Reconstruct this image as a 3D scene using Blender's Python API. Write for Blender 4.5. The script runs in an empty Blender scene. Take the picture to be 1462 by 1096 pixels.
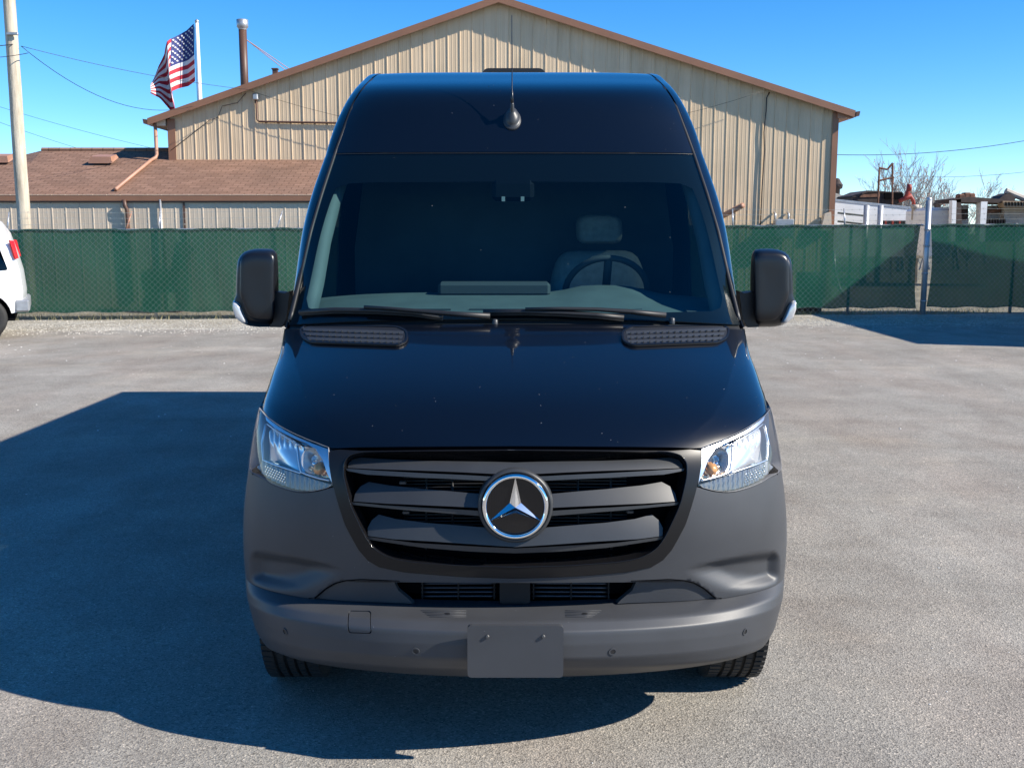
import bpy, math, random
import numpy as np
from mathutils import Vector, Matrix
from mathutils.geometry import delaunay_2d_cdt

# ------------------------------------------------------------------ scene, camera, light
SC = bpy.context.scene
COL = SC.collection
rnd = random.Random(7)

CAM_H = 1.80
FPX = 1480.0                     # focal length in photograph pixels (1462 wide)
PITCH = math.radians(8.34)
cam_d = bpy.data.cameras.new("camera")
cam_d.sensor_width = 36.0
cam_d.lens = 36.0 * FPX / 1462.0
cam_d.clip_end = 2000
cam = bpy.data.objects.new("camera", cam_d)
COL.objects.link(cam)
cam.location = (0, 0, CAM_H)
cam.rotation_euler = (math.radians(90) - PITCH, 0, 0)
SC.camera = cam

SUN_DIR = Vector((1.36, -0.42, 1.0)).normalized()      # towards the sun
SUN_EL = math.asin(SUN_DIR.z)
SUN_AZ = math.atan2(SUN_DIR.x, SUN_DIR.y)              # clockwise from +Y
world = bpy.data.worlds.new("World")
SC.world = world
world.use_nodes = True
wn = world.node_tree.nodes
wl = world.node_tree.links
wn.clear()
sky = wn.new("ShaderNodeTexSky")
sky.sky_type = 'NISHITA'
sky.sun_disc = False
sky.sun_elevation = SUN_EL
sky.sun_rotation = SUN_AZ
sky.altitude = 200
sky.air_density = 0.7
sky.dust_density = 0.0
sky.ozone_density = 4.0
hsv = wn.new("ShaderNodeHueSaturation")
hsv.inputs["Saturation"].default_value = 1.30
hsv.inputs["Value"].default_value = 1.25
wbg = wn.new("ShaderNodeBackground")
wbg.inputs["Strength"].default_value = 0.096
wout = wn.new("ShaderNodeOutputWorld")
wl.new(sky.outputs[0], hsv.inputs["Color"])
wl.new(hsv.outputs[0], wbg.inputs["Color"])
wl.new(wbg.outputs[0], wout.inputs["Surface"])

sun_d = bpy.data.lights.new("sun", 'SUN')
sun_d.energy = 4.8
sun_d.angle = math.radians(0.5)
sun_d.color = (1.0, 0.93, 0.82)
sun = bpy.data.objects.new("sun", sun_d)
COL.objects.link(sun)
sun.rotation_euler = SUN_DIR.to_track_quat('Z', 'Y').to_euler()

SC.view_settings.view_transform = 'Standard'
SC.view_settings.look = 'None'
SC.view_settings.exposure = 0.9
SC.view_settings.gamma = 1.0
SC.view_settings.use_curve_mapping = False
SC.render.engine = 'CYCLES'
SC.cycles.max_bounces = 10
SC.cycles.transparent_max_bounces = 16
SC.cycles.caustics_reflective = False
SC.cycles.caustics_refractive = False
SC.cycles.sample_clamp_indirect = 6.0
SC.cycles.use_denoising = True

# ------------------------------------------------------------------ small helpers
CP, SP = math.cos(PITCH), math.sin(PITCH)

def ray(px, py):
    xv = (px - 731.0) / FPX
    yv = (548.0 - py) / FPX
    return Vector((xv, CP + yv * SP, -SP + yv * CP))

def at(px, py, Y):
    """world point seen at photograph pixel px, py when it stands at distance Y"""
    d = ray(px, py)
    k = Y / d.y
    return Vector((d.x * k, Y, CAM_H + d.z * k))

def ground_at(px, py):
    d = ray(px, py)
    k = -CAM_H / d.z
    return Vector((d.x * k, d.y * k, 0))

def tag(o, label=None, cat=None, group=None, kind=None):
    if label: o["label"] = label
    if cat: o["category"] = cat
    if group: o["group"] = group
    if kind: o["kind"] = kind
    return o

def empty(name, loc=(0, 0, 0), rotz=0.0, label=None, cat=None, group=None):
    o = bpy.data.objects.new(name, None)
    COL.objects.link(o)
    o.location = loc
    o.rotation_euler = (0, 0, rotz)
    o.empty_display_size = 0.2
    return tag(o, label, cat, group)

def mk(name, verts, faces, mats, parent=None, smooth=False, fm=None, normals=None):
    me = bpy.data.meshes.new(name)
    me.from_pydata([tuple(v) for v in verts], [], faces)
    if not isinstance(mats, (list, tuple)): mats = [mats]
    for m in mats: me.materials.append(m)
    if fm is not None: me.polygons.foreach_set("material_index", fm)
    me.polygons.foreach_set("use_smooth", [bool(smooth)] * len(me.polygons))
    me.update()
    if normals is not None:
        me.normals_split_custom_set_from_vertices([tuple(n) for n in normals])
    o = bpy.data.objects.new(name, me)
    COL.objects.link(o)
    if parent: o.parent = parent
    return o

def dup(o, parent=None, loc=None):
    c = o.copy()
    COL.objects.link(c)
    if parent: c.parent = parent
    if loc is not None: c.location = loc
    return c

class MB:
    """collects simple solids into one mesh"""
    def __init__(s):
        s.v = []; s.f = []; s.m = []
    def add(s, verts, faces, mi=0):
        b = len(s.v)
        s.v += [tuple(v) for v in verts]
        s.f += [tuple(i + b for i in f) for f in faces]
        s.m += [mi] * len(faces)
        return s
    def box(s, a, b, mi=0, M=None):
        x0, y0, z0 = a; x1, y1, z1 = b
        vs = [Vector(p) for p in ((x0,y0,z0),(x1,y0,z0),(x1,y1,z0),(x0,y1,z0),(x0,y0,z1),(x1,y0,z1),(x1,y1,z1),(x0,y1,z1))]
        if M is not None: vs = [M @ v for v in vs]
        return s.add(vs, [(0,3,2,1),(4,5,6,7),(0,1,5,4),(1,2,6,5),(2,3,7,6),(3,0,4,7)], mi)
    def bbox(s, a, b, r, mi=0, M=None):
        """box with chamfered edges"""
        x0,y0,z0 = a; x1,y1,z1 = b
        vs = []; idx = {}
        for cx in (0,1):
            for cy in (0,1):
                for cz in (0,1):
                    X = (x0,x1)[cx]; Y = (y0,y1)[cy]; Z = (z0,z1)[cz]
                    sx = (1,-1)[cx]; sy = (1,-1)[cy]; sz = (1,-1)[cz]
                    idx[(cx,cy,cz,0)] = len(vs); vs.append(Vector((X, Y+sy*r, Z+sz*r)))
                    idx[(cx,cy,cz,1)] = len(vs); vs.append(Vector((X+sx*r, Y, Z+sz*r)))
                    idx[(cx,cy,cz,2)] = len(vs); vs.append(Vector((X+sx*r, Y+sy*r, Z)))
        F = []
        for c in (0,1):
            q = [(c,0,0,0),(c,1,0,0),(c,1,1,0),(c,0,1,0)]
            F.append([idx[k] for k in (q if c else q[::-1])])
            q = [(0,c,0,1),(0,c,1,1),(1,c,1,1),(1,c,0,1)]
            F.append([idx[k] for k in (q if c else q[::-1])])
            q = [(0,0,c,2),(1,0,c,2),(1,1,c,2),(0,1,c,2)]
            F.append([idx[k] for k in (q if c else q[::-1])])
        for a_ in (0,1):
            for b_ in (0,1):
                F.append([idx[(a_,b_,0,0)], idx[(a_,b_,1,0)], idx[(a_,b_,1,1)], idx[(a_,b_,0,1)]])
                F.append([idx[(a_,0,b_,0)], idx[(a_,1,b_,0)], idx[(a_,1,b_,2)], idx[(a_,0,b_,2)]])
                F.append([idx[(0,a_,b_,1)], idx[(1,a_,b_,1)], idx[(1,a_,b_,2)], idx[(0,a_,b_,2)]])
                for c_ in (0,1):
                    F.append([idx[(a_,b_,c_,0)], idx[(a_,b_,c_,1)], idx[(a_,b_,c_,2)]])
        # orient outwards
        C = Vector(((x0+x1)/2,(y0+y1)/2,(z0+z1)/2))
        G = []
        for f in F:
            p = [vs[i] for i in f]
            n = (p[1]-p[0]).cross(p[2]-p[0])
            m = sum(p, Vector())/len(p)
            G.append(tuple(f) if n.dot(m-C) > 0 else tuple(f[::-1]))
        if M is not None: vs = [M @ v for v in vs]
        return s.add(vs, G, mi)
    def tube(s, pts, r, n=6, mi=0, cap=True):
        pts = [Vector(p) for p in pts]
        rs = r if isinstance(r, (list, tuple)) else [r]*len(pts)
        base = len(s.v); ref = None
        for i, p in enumerate(pts):
            if i == 0: d = pts[1]-p
            elif i == len(pts)-1: d = p-pts[i-1]
            else: d = (pts[i+1]-pts[i-1])
            d = d.normalized()
            if ref is None: ref = d.orthogonal().normalized()
            u = (ref - d*ref.dot(d))
            u = u.normalized() if u.length > 1e-6 else d.orthogonal().normalized()
            ref = u
            w = d.cross(u)
            for k in range(n):
                a = 2*math.pi*k/n
                s.v.append(tuple(p + (u*math.cos(a)+w*math.sin(a))*rs[i]))
        for i in range(len(pts)-1):
            for k in range(n):
                a = base+i*n+k; b = base+i*n+(k+1)%n
                s.f.append((a, b, b+n, a+n)); s.m.append(mi)
        if cap:
            s.f.append(tuple(base+k for k in range(n))[::-1]); s.m.append(mi)
            e = base+(len(pts)-1)*n
            s.f.append(tuple(e+k for k in range(n))); s.m.append(mi)
        return s
    def lathe(s, prof, M, n=32, mi=0, mis=None):
        """prof: (radius, height) list turned about local Z, then moved by M"""
        base = len(s.v)
        for r, h in prof:
            for k in range(n):
                a = 2*math.pi*k/n
                s.v.append(tuple(M @ Vector((r*math.cos(a), r*math.sin(a), h))))
        for i in range(len(prof)-1):
            for k in range(n):
                a = base+i*n+k; b = base+i*n+(k+1)%n
                s.f.append((a, b, b+n, a+n)); s.m.append(mis[i] if mis else mi)
        return s
    def prism(s, poly, y0, y1, mi=0, M=None):
        """polygon in (x,z), extruded along y"""
        n = len(poly)
        vs = [Vector((p[0], y0, p[1])) for p in poly]+[Vector((p[0], y1, p[1])) for p in poly]
        if M is not None: vs = [M @ v for v in vs]
        fs = [tuple(range(n)), tuple(range(2*n-1, n-1, -1))]
        for i in range(n):
            j = (i+1) % n
            fs.append((i, i+n, j+n, j))
        return s.add(vs, fs, mi)
    def build(s, name, mats, parent=None, smooth=False):
        return mk(name, s.v, s.f, mats, parent, smooth, s.m)

def pillow(outline, depth, bulge=0.0, rings=6, back=True):
    """outline (x,z) polygon -> rounded slab: rim at y=depth, face domed to y=0-bulge. returns verts, faces"""
    P = np.array(outline, float); n = len(P); c = P.mean(0)
    V = []; F = []
    def ring(k, y):
        b = len(V)
        for p in P: q = c+(p-c)*k; V.append((q[0], y, q[1]))
        return b
    bs = []
    if back: bs.append(ring(0.9, depth*1.15))
    bs.append(ring(1.0, depth))
    for i in range(1, rings+1):
        a = math.pi/2*i/rings
        bs.append(ring(0.72+0.28*math.cos(a), depth*(1-math.sin(a))))
    for k in (0.5, 0.25):
        bs.append(ring(k, -bulge*(1-k*k/0.52)))
    for a, b in zip(bs[:-1], bs[1:]):
        for i in range(n):
            j = (i+1) % n
            F.append((a+i, a+j, b+j, b+i))
    V.append((c[0], -bulge, c[1])); e = len(V)-1
    for i in range(n): F.append((bs[-1]+i, bs[-1]+(i+1) % n, e))
    if back: F.append(tuple(bs[0]+i for i in range(n))[::-1])
    return V, F

def resample(poly, n, closed=True):
    P = np.array(poly, float)
    Q = np.vstack([P, P[:1]]) if closed else P
    d = np.r_[0, np.cumsum(np.linalg.norm(np.diff(Q, axis=0), axis=1))]
    t = np.linspace(0, d[-1], n, endpoint=not closed)
    return np.column_stack([np.interp(t, d, Q[:, i]) for i in range(Q.shape[1])])

def round_poly(poly, r, seg=4):
    """round the corners of a 2-D polygon"""
    out = []; n = len(poly)
    for i in range(n):
        p = np.array(poly[i], float); a = np.array(poly[i-1], float); b = np.array(poly[(i+1) % n], float)
        da = a-p; db = b-p; la = np.linalg.norm(da); lb = np.linalg.norm(db)
        k = min(r, la*0.45, lb*0.45)
        pa = p+da/la*k; pb = p+db/lb*k
        for j in range(seg+1):
            t = j/seg
            out.append(tuple((1-t)**2*pa+2*t*(1-t)*p+t*t*pb))
    return out

def inside(poly, X, Y):
    r = np.zeros(len(X), bool); n = len(poly)
    for i in range(n):
        x0, y0 = poly[i]; x1, y1 = poly[(i+1) % n]
        if y0 == y1: continue
        c = ((Y < y0) != (Y < y1)) & (X < (x1-x0)*(Y-y0)/(y1-y0)+x0)
        r ^= c
    return r

def cdt_fill(rings, step, creases=()):
    V = []; E = []; R = []
    def addline(L, closed):
        L = [tuple(p) for p in L]
        Q = []
        for i in range(len(L) if closed else len(L)-1):
            p = np.array(L[i]); q = np.array(L[(i+1) % len(L)])
            k = max(1, int(math.ceil(np.linalg.norm(q-p)/step)))
            for j in range(k): Q.append(p+(q-p)*j/k)
        if not closed: Q.append(np.array(L[-1]))
        Q = [q for i, q in enumerate(Q) if i == 0 or np.linalg.norm(q-Q[i-1]) > 1e-6]
        if closed and np.linalg.norm(Q[0]-Q[-1]) < 1e-6: Q.pop()
        b = len(V)
        for q in Q: V.append(q)
        m = len(Q)
        for i in range(m if closed else m-1): E.append((b+i, b+(i+1) % m))
        return Q
    for r in rings: R.append(addline(r, True))
    for c in creases: addline(c, False)
    B = np.array(V)
    lo = B.min(0); hi = B.max(0)
    xs = np.arange(lo[0], hi[0]+step, step); ys = np.arange(lo[1], hi[1]+step, step*0.87)
    X, Y = np.meshgrid(xs, ys); X = X+(np.arange(len(ys)) % 2)[:, None]*step*0.5
    X = X.ravel(); Y = Y.ravel()
    m = np.zeros(len(X), bool)
    for r in R: m ^= inside(r, X, Y)
    X = X[m]; Y = Y[m]
    keep = np.ones(len(X), bool)
    for i0 in range(0, len(X), 2000):
        d = ((X[i0:i0+2000, None]-B[None, :, 0])**2+(Y[i0:i0+2000, None]-B[None, :, 1])**2).min(1)
        keep[i0:i0+2000] = d > (0.45*step)**2
    pts = [Vector((float(p[0]), float(p[1]))) for p in B]+[Vector((float(x), float(y))) for x, y in zip(X[keep], Y[keep])]
    ov, oe, of, *_ = delaunay_2d_cdt(pts, E, [], 0, 1e-7)
    W = np.array([(p.x, p.y) for p in ov]); T = np.array([tuple(f) for f in of])
    C = W[T].mean(1)
    m = np.zeros(len(C), bool)
    for r in R: m ^= inside(r, C[:, 0], C[:, 1])
    T = T[m]
    a = W[T[:, 1]]-W[T[:, 0]]; b = W[T[:, 2]]-W[T[:, 0]]
    ar = a[:, 0]*b[:, 1]-a[:, 1]*b[:, 0]
    T[ar < 0] = T[ar < 0][:, ::-1]
    T = T[np.abs(ar) > 1e-12]
    u, inv_ = np.unique(T.ravel(), return_inverse=True)
    return W[u], inv_.reshape(T.shape)

def sstep(x):
    x = np.clip(x, 0, 1); return x*x*(3-2*x)


# ------------------------------------------------------------------ materials
def mat(name, base, rough=0.5, metal=0.0, coat=0.0, var=0.0, scale=8.0, bump=0.0, bscale=60.0, spec=0.5, hue=None, detail=5.0):
    m = bpy.data.materials.new(name)
    m.use_nodes = True
    N = m.node_tree.nodes; L = m.node_tree.links
    b = N["Principled BSDF"]
    b.inputs["Base Color"].default_value = (*base, 1)
    b.inputs["Roughness"].default_value = rough
    b.inputs["Metallic"].default_value = metal
    b.inputs["Coat Weight"].default_value = coat
    b.inputs["Coat Roughness"].default_value = 0.02
    b.inputs["Specular IOR Level"].default_value = spec
    tc = N.new("ShaderNodeTexCoord")
    if var > 0:
        nz = N.new("ShaderNodeTexNoise"); nz.inputs["Scale"].default_value = scale; nz.inputs["Detail"].default_value = detail
        L.new(tc.outputs["Object"], nz.inputs["Vector"])
        cr = N.new("ShaderNodeValToRGB")
        lo = [max(0, c*(1-var)) for c in base]
        hi = [min(1, c*(1+var)) for c in (hue or base)]
        cr.color_ramp.elements[0].position = 0.3; cr.color_ramp.elements[1].position = 0.7
        cr.color_ramp.elements[0].color = (*lo, 1); cr.color_ramp.elements[1].color = (*hi, 1)
        L.new(nz.outputs["Fac"], cr.inputs["Fac"]); L.new(cr.outputs["Color"], b.inputs["Base Color"])
    if bump > 0:
        nb = N.new("ShaderNodeTexNoise"); nb.inputs["Scale"].default_value = bscale; nb.inputs["Detail"].default_value = 4
        L.new(tc.outputs["Object"], nb.inputs["Vector"])
        bp = N.new("ShaderNodeBump"); bp.inputs["Strength"].default_value = 1.0; bp.inputs["Distance"].default_value = bump
        L.new(nb.outputs["Fac"], bp.inputs["Height"]); L.new(bp.outputs["Normal"], b.inputs["Normal"])
    return m

def glass_mat(name, tint, ior=1.5, rough=0.0, specks=False):
    m = bpy.data.materials.new(name); m.use_nodes = True
    N = m.node_tree.nodes; L = m.node_tree.links; N.clear()
    o = N.new("ShaderNodeOutputMaterial"); tr = N.new("ShaderNodeBsdfTransparent"); gl = N.new("ShaderNodeBsdfGlossy")
    tr.inputs["Color"].default_value = (*tint, 1); gl.inputs["Roughness"].default_value = rough
    fr = N.new("ShaderNodeFresnel"); geo = N.new("ShaderNodeNewGeometry"); io = N.new("ShaderNodeMix"); io.data_type = 'FLOAT'   # a thin pane reflects alike from both sides
    io.inputs[2].default_value = ior; io.inputs[3].default_value = 1/ior
    L.new(geo.outputs["Backfacing"], io.inputs[0]); L.new(io.outputs[0], fr.inputs["IOR"])
    mx = N.new("ShaderNodeMixShader")
    L.new(fr.outputs[0], mx.inputs[0]); L.new(tr.outputs[0], mx.inputs[1]); L.new(gl.outputs[0], mx.inputs[2])
    last = mx
    if specks:
        df = N.new("ShaderNodeBsdfDiffuse"); df.inputs["Color"].default_value = (0.6, 0.6, 0.58, 1)
        mk2 = N.new("ShaderNodeMixShader")
        L.new(speck_fac(N, L, 0.55), mk2.inputs[0]); L.new(mx.outputs[0], mk2.inputs[1]); L.new(df.outputs[0], mk2.inputs[2])
        last = mk2
    L.new(last.outputs[0], o.inputs["Surface"])
    return m

def speck_fac(N, L, amount=1.0, scale=26.0, size=0.045, keep=0.28):
    """rare small dots of dust and grit"""
    tc = N.new("ShaderNodeTexCoord")
    vo = N.new("ShaderNodeTexVoronoi"); vo.inputs["Scale"].default_value = scale
    L.new(tc.outputs["Object"], vo.inputs["Vector"])
    lt = N.new("ShaderNodeMath"); lt.operation = 'LESS_THAN'
    sx = N.new("ShaderNodeSeparateColor"); L.new(vo.outputs["Color"], sx.inputs[0])
    sz = N.new("ShaderNodeMath"); sz.operation = 'MULTIPLY'; sz.inputs[1].default_value = size
    L.new(sx.outputs[1], sz.inputs[0])
    L.new(vo.outputs["Distance"], lt.inputs[0]); L.new(sz.outputs[0], lt.inputs[1])
    kp = N.new("ShaderNodeMath"); kp.operation = 'LESS_THAN'; kp.inputs[1].default_value = keep
    L.new(sx.outputs[0], kp.inputs[0])
    ml = N.new("ShaderNodeMath"); ml.operation = 'MULTIPLY'
    L.new(lt.outputs[0], ml.inputs[0]); L.new(kp.outputs[0], ml.inputs[1])
    am = N.new("ShaderNodeMath"); am.operation = 'MULTIPLY'; am.inputs[1].default_value = amount
    L.new(ml.outputs[0], am.inputs[0])
    return am.outputs[0]

def add_specks(m, amount=0.8, col=(0.55, 0.56, 0.58), **k):
    N = m.node_tree.nodes; L = m.node_tree.links
    out = [n for n in N if n.type == 'OUTPUT_MATERIAL'][0]
    src = out.inputs["Surface"].links[0].from_socket
    df = N.new("ShaderNodeBsdfDiffuse"); df.inputs["Color"].default_value = (*col, 1)
    mx = N.new("ShaderNodeMixShader")
    L.new(speck_fac(N, L, amount, **k), mx.inputs[0]); L.new(src, mx.inputs[1]); L.new(df.outputs[0], mx.inputs[2])
    L.new(mx.outputs[0], out.inputs["Surface"])
    return m

M = {}
M["paint"] = add_specks(mat("black_paint", (0.0022, 0.0032, 0.0065), 0.3, 0.0, 1.0, spec=0.12), 0.5, scale=38.0, size=0.055, keep=0.45)
M["grey_plastic"] = add_specks(mat("grey_plastic", (0.044, 0.0465, 0.052), 0.48, var=0.10, scale=5, bump=0.00025, bscale=420), 0.5, scale=40)
M["slat"] = mat("grille_slat", (0.032, 0.034, 0.037), 0.42, var=0.08, scale=9)
M["gloss_black"] = mat("gloss_black", (0.006, 0.006, 0.007), 0.12)
M["black"] = mat("black_plastic", (0.012, 0.012, 0.013), 0.5)
M["mirror_plastic"] = add_specks(mat("mirror_plastic", (0.006, 0.007, 0.010), 0.32, bump=0.0002, bscale=500), 0.5, scale=40)
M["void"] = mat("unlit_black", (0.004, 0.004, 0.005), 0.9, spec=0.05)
M["rubber"] = mat("rubber", (0.018, 0.018, 0.018), 0.75, var=0.25, scale=14)
M["chrome"] = mat("chrome", (0.86, 0.87, 0.88), 0.05, 1.0)
M["reflector"] = mat("reflector", (0.72, 0.72, 0.71), 0.20, 0.6)
M["satin"] = mat("satin_silver", (0.62, 0.64, 0.66), 0.3, 0.85)
M["amber"] = mat("amber_reflection", (0.85, 0.55, 0.32), 0.22, 0.75)  # amber bulb's reflection in the lamp bowl, put into a surface colour
M["pot"] = mat("lamp_pot", (0.22, 0.22, 0.23), 0.5)
M["dull"] = mat("dull_bolt", (0.10, 0.10, 0.10), 0.45, 0.4)
M["bulb"] = mat("bulb", (0.75, 0.36, 0.12), 0.15, 0.3)
M["lens"] = glass_mat("lens_clear", (0.97, 0.98, 1.0), 1.45)
M["windshield"] = glass_mat("windshield_glass", (0.62, 0.84, 0.86), 1.52, specks=True)
M["side_glass"] = glass_mat("side_glass", (0.05, 0.065, 0.065), 1.5)
M["dark_glass"] = glass_mat("dark_glass", (0.06, 0.065, 0.07), 1.5)
M["frit"] = mat("frit", (0.004, 0.0045, 0.006), 0.4, spec=0.1)
M["trim_grey"] = mat("dash_grey", (0.075, 0.092, 0.092), 0.7, var=0.12, scale=7)
M["bulkhead"] = mat("bulkhead", (0.040, 0.055, 0.068), 0.7, var=0.4, scale=2.2)
M["interior"] = mat("interior_dark", (0.035, 0.04, 0.044), 0.8)
M["seat"] = mat("seat_fabric", (0.24, 0.25, 0.245), 0.9, var=0.15, scale=30, bump=0.001, bscale=300)
M["steel"] = mat("galvanised", (0.42, 0.43, 0.44), 0.45, 0.7, var=0.15, scale=10)
M["signal"] = mat("signal_lens", (0.62, 0.62, 0.62), 0.18, 0.35, coat=0.6)
# ------------------------------------------------------------------ ground, yard, gravel
def node_mat(name):
    m = bpy.data.materials.new(name); m.use_nodes = True
    N = m.node_tree.nodes; L = m.node_tree.links
    return m, N, L, N["Principled BSDF"], N.new("ShaderNodeTexCoord")

def ramp(N, L, src, stops):
    cr = N.new("ShaderNodeValToRGB")
    el = cr.color_ramp.elements
    while len(el) > 1: el.remove(el[-1])
    el[0].position = stops[0][0]; el[0].color = (*stops[0][1], 1)
    for p, c in stops[1:]:
        e = el.new(p); e.color = (*c, 1)
    L.new(src, cr.inputs["Fac"])
    return cr.outputs["Color"]

def noise(N, L, vec, scale, detail=4, rough=0.55, mapping=None):
    if mapping:
        mp = N.new("ShaderNodeMapping"); mp.inputs["Scale"].default_value = mapping
        L.new(vec, mp.inputs["Vector"]); vec = mp.outputs[0]
    n = N.new("ShaderNodeTexNoise"); n.inputs["Scale"].default_value = scale; n.inputs["Detail"].default_value = detail
    n.inputs["Roughness"].default_value = rough
    L.new(vec, n.inputs["Vector"])
    return n.outputs["Fac"]

def mulc(N, L, a, b, fac=1.0, mode='MULTIPLY'):
    mx = N.new("ShaderNodeMix"); mx.data_type = 'RGBA'; mx.blend_type = mode
    mx.inputs[0].default_value = fac
    L.new(a, mx.inputs[6]); L.new(b, mx.inputs[7])
    return mx.outputs[2]

def asphalt_mat():
    m, N, L, b, tc = node_mat("asphalt")
    V = tc.outputs["Object"]
    base = ramp(N, L, noise(N, L, V, 0.55, 5, 0.6), [(0.30, (0.236, 0.222, 0.198)), (0.52, (0.278, 0.263, 0.236)), (0.70, (0.342, 0.325, 0.294))])
    blot = ramp(N, L, noise(N, L, V, 2.2, 4, 0.6, (1, 0.55, 1)), [(0.35, (0.86, 0.84, 0.83)), (0.55, (1, 1, 1)), (0.75, (1.08, 1.07, 1.05))])
    red = ramp(N, L, noise(N, L, V, 1.1, 3, 0.5, (1, 0.4, 1)), [(0.42, (1, 1, 1)), (0.66, (1.03, 0.985, 0.965))])
    vo = N.new("ShaderNodeTexVoronoi"); vo.inputs["Scale"].default_value = 150; L.new(V, vo.inputs["Vector"])
    se = N.new("ShaderNodeSeparateColor"); L.new(vo.outputs["Color"], se.inputs[0])
    grain = ramp(N, L, se.outputs[0], [(0.0, (0.42, 0.41, 0.40)), (0.22, (0.80, 0.79, 0.78)), (0.65, (1.05, 1.05, 1.04)), (0.93, (1.25, 1.22, 1.17)), (1.0, (1.9, 1.8, 1.7))])
    fine = ramp(N, L, noise(N, L, V, 330, 2, 0.6), [(0.3, (0.72, 0.72, 0.72)), (0.7, (1.25, 1.25, 1.25))])
    c = mulc(N, L, base, blot); c = mulc(N, L, c, red); c = mulc(N, L, c, grain, 0.85); c = mulc(N, L, c, fine, 0.6)
    # pale dried-out patches, long dark tyre sweeps, a few drips
    pale = ramp(N, L, noise(N, L, V, 0.42, 6, 0.68, (0.8, 1.5, 1)), [(0.53, (1, 1, 1)), (0.66, (1.22, 1.20, 1.16))])
    c = mulc(N, L, c, pale)
    swp = ramp(N, L, noise(N, L, V, 1.0, 5, 0.6, (0.12, 1.6, 1)), [(0.54, (1, 1, 1)), (0.68, (0.91, 0.90, 0.89))])
    c = mulc(N, L, c, swp)
    st = ramp(N, L, noise(N, L, V, 3.7, 6, 0.7), [(0.70, (1, 1, 1)), (0.76, (0.72, 0.70, 0.68))])
    c = mulc(N, L, c, st)
    L.new(c, b.inputs["Base Color"]); b.inputs["Roughness"].default_value = 0.88; b.inputs["Specular IOR Level"].default_value = 0.3
    bp = N.new("ShaderNodeBump"); bp.inputs["Distance"].default_value = 0.0022; bp.inputs["Strength"].default_value = 1.0
    ad = N.new("ShaderNodeMath"); ad.operation = 'ADD'
    L.new(vo.outputs["Distance"], ad.inputs[0]); L.new(noise(N, L, V, 90, 3), ad.inputs[1])
    L.new(ad.outputs[0], bp.inputs["Height"]); L.new(bp.outputs["Normal"], b.inputs["Normal"])
    return m

def gravel_mat(name, lo, mid, hi, scale=45):
    m, N, L, b, tc = node_mat(name)
    V = tc.outputs["Object"]
    base = ramp(N, L, noise(N, L, V, 0.9, 5, 0.65), [(0.3, lo), (0.5, mid), (0.7, hi)])
    vo = N.new("ShaderNodeTexVoronoi"); vo.inputs["Scale"].default_value = scale; L.new(V, vo.inputs["Vector"])
    se = N.new("ShaderNodeSeparateColor"); L.new(vo.outputs["Color"], se.inputs[0])
    gr = ramp(N, L, se.outputs[0], [(0, (0.5, 0.48, 0.45)), (0.5, (0.95, 0.95, 0.93)), (1, (1.3, 1.28, 1.24))])
    c = mulc(N, L, base, gr)
    L.new(c, b.inputs["Base Color"]); b.inputs["Roughness"].default_value = 0.9
    bp = N.new("ShaderNodeBump"); bp.inputs["Distance"].default_value = 0.015
    L.new(vo.outputs["Distance"], bp.inputs["Height"]); L.new(bp.outputs["Normal"], b.inputs["Normal"])
    return m

def fence_y(x): return 22.05+0.081*x
M["asphalt"] = asphalt_mat()
M["gravel"] = gravel_mat("gravel", (0.30, 0.27, 0.22), (0.38, 0.35, 0.30), (0.46, 0.44, 0.40))
M["yard"] = gravel_mat("yard_dirt", (0.12, 0.11, 0.075), (0.18, 0.165, 0.12), (0.24, 0.225, 0.18), 30)
tag(mk("ground", [(-600, -60, 0), (600, -60, 0), (600, 900, 0), (-600, 900, 0)], [(0, 1, 2, 3)], M["yard"]), kind="structure")
# gravel verge under the fence, wavy asphalt edge in front of it
xs = np.arange(-40, 40.1, 0.25)
edge = [19.55+0.075*x+0.10*math.sin(x*0.9)+0.06*math.sin(x*2.7+1)+rnd.uniform(-.03, .03) for x in xs]
V = []; F = []
for x, e in zip(xs, edge): V += [(x, e-0.5, 0.004), (x, fence_y(x)+.02+.05*math.sin(x*3.1), 0.004)]
for i in range(len(xs)-1): F.append((2*i, 2*i+2, 2*i+3, 2*i+1))
tag(mk("gravel_verge", V, F, M["gravel"]), kind="structure")
V = []; F = []
for x, e in zip(xs, edge): V += [(x, -14.0, 0.008), (x, e, 0.008)]
for i in range(len(xs)-1): F.append((2*i, 2*i+2, 2*i+3, 2*i+1))
tag(mk("asphalt_yard", V, F, M["asphalt"]), kind="structure")

# loose stones: thick on the verge, sparse on the asphalt
M["stone"] = mat("stone", (0.40, 0.375, 0.33), 0.85, var=0.3, scale=3)
OCT = [(1, 0, 0), (-1, 0, 0), (0, 1, 0), (0, -1, 0), (0, 0, 1), (0, 0, -1)]
OF = [(0, 2, 4), (2, 1, 4), (1, 3, 4), (3, 0, 4), (2, 0, 5), (1, 2, 5), (3, 1, 5), (0, 3, 5)]
M["pebble"] = mat("pale_pebble", (0.62, 0.60, 0.56), 0.8, var=0.2, scale=3)
def stones(name, spots, m="stone"):
    V = []; F = []
    for x, y, z, r in spots:
        b = len(V); a = rnd.uniform(0, 6.28); ca, sa = math.cos(a), math.sin(a)
        sx, sy, sz = r*rnd.uniform(.7, 1.3), r*rnd.uniform(.7, 1.3), r*rnd.uniform(.5, .9)
        for p in OCT:
            px, py, pz = p[0]*sx+rnd.uniform(-.2, .2)*r, p[1]*sy+rnd.uniform(-.2, .2)*r, p[2]*sz
            V.append((x+px*ca-py*sa, y+px*sa+py*ca, z+pz))
        F += [tuple(i+b for i in f) for f in OF]
    return tag(mk(name, V, F, M[m]), kind="stuff")
sp = []
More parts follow.
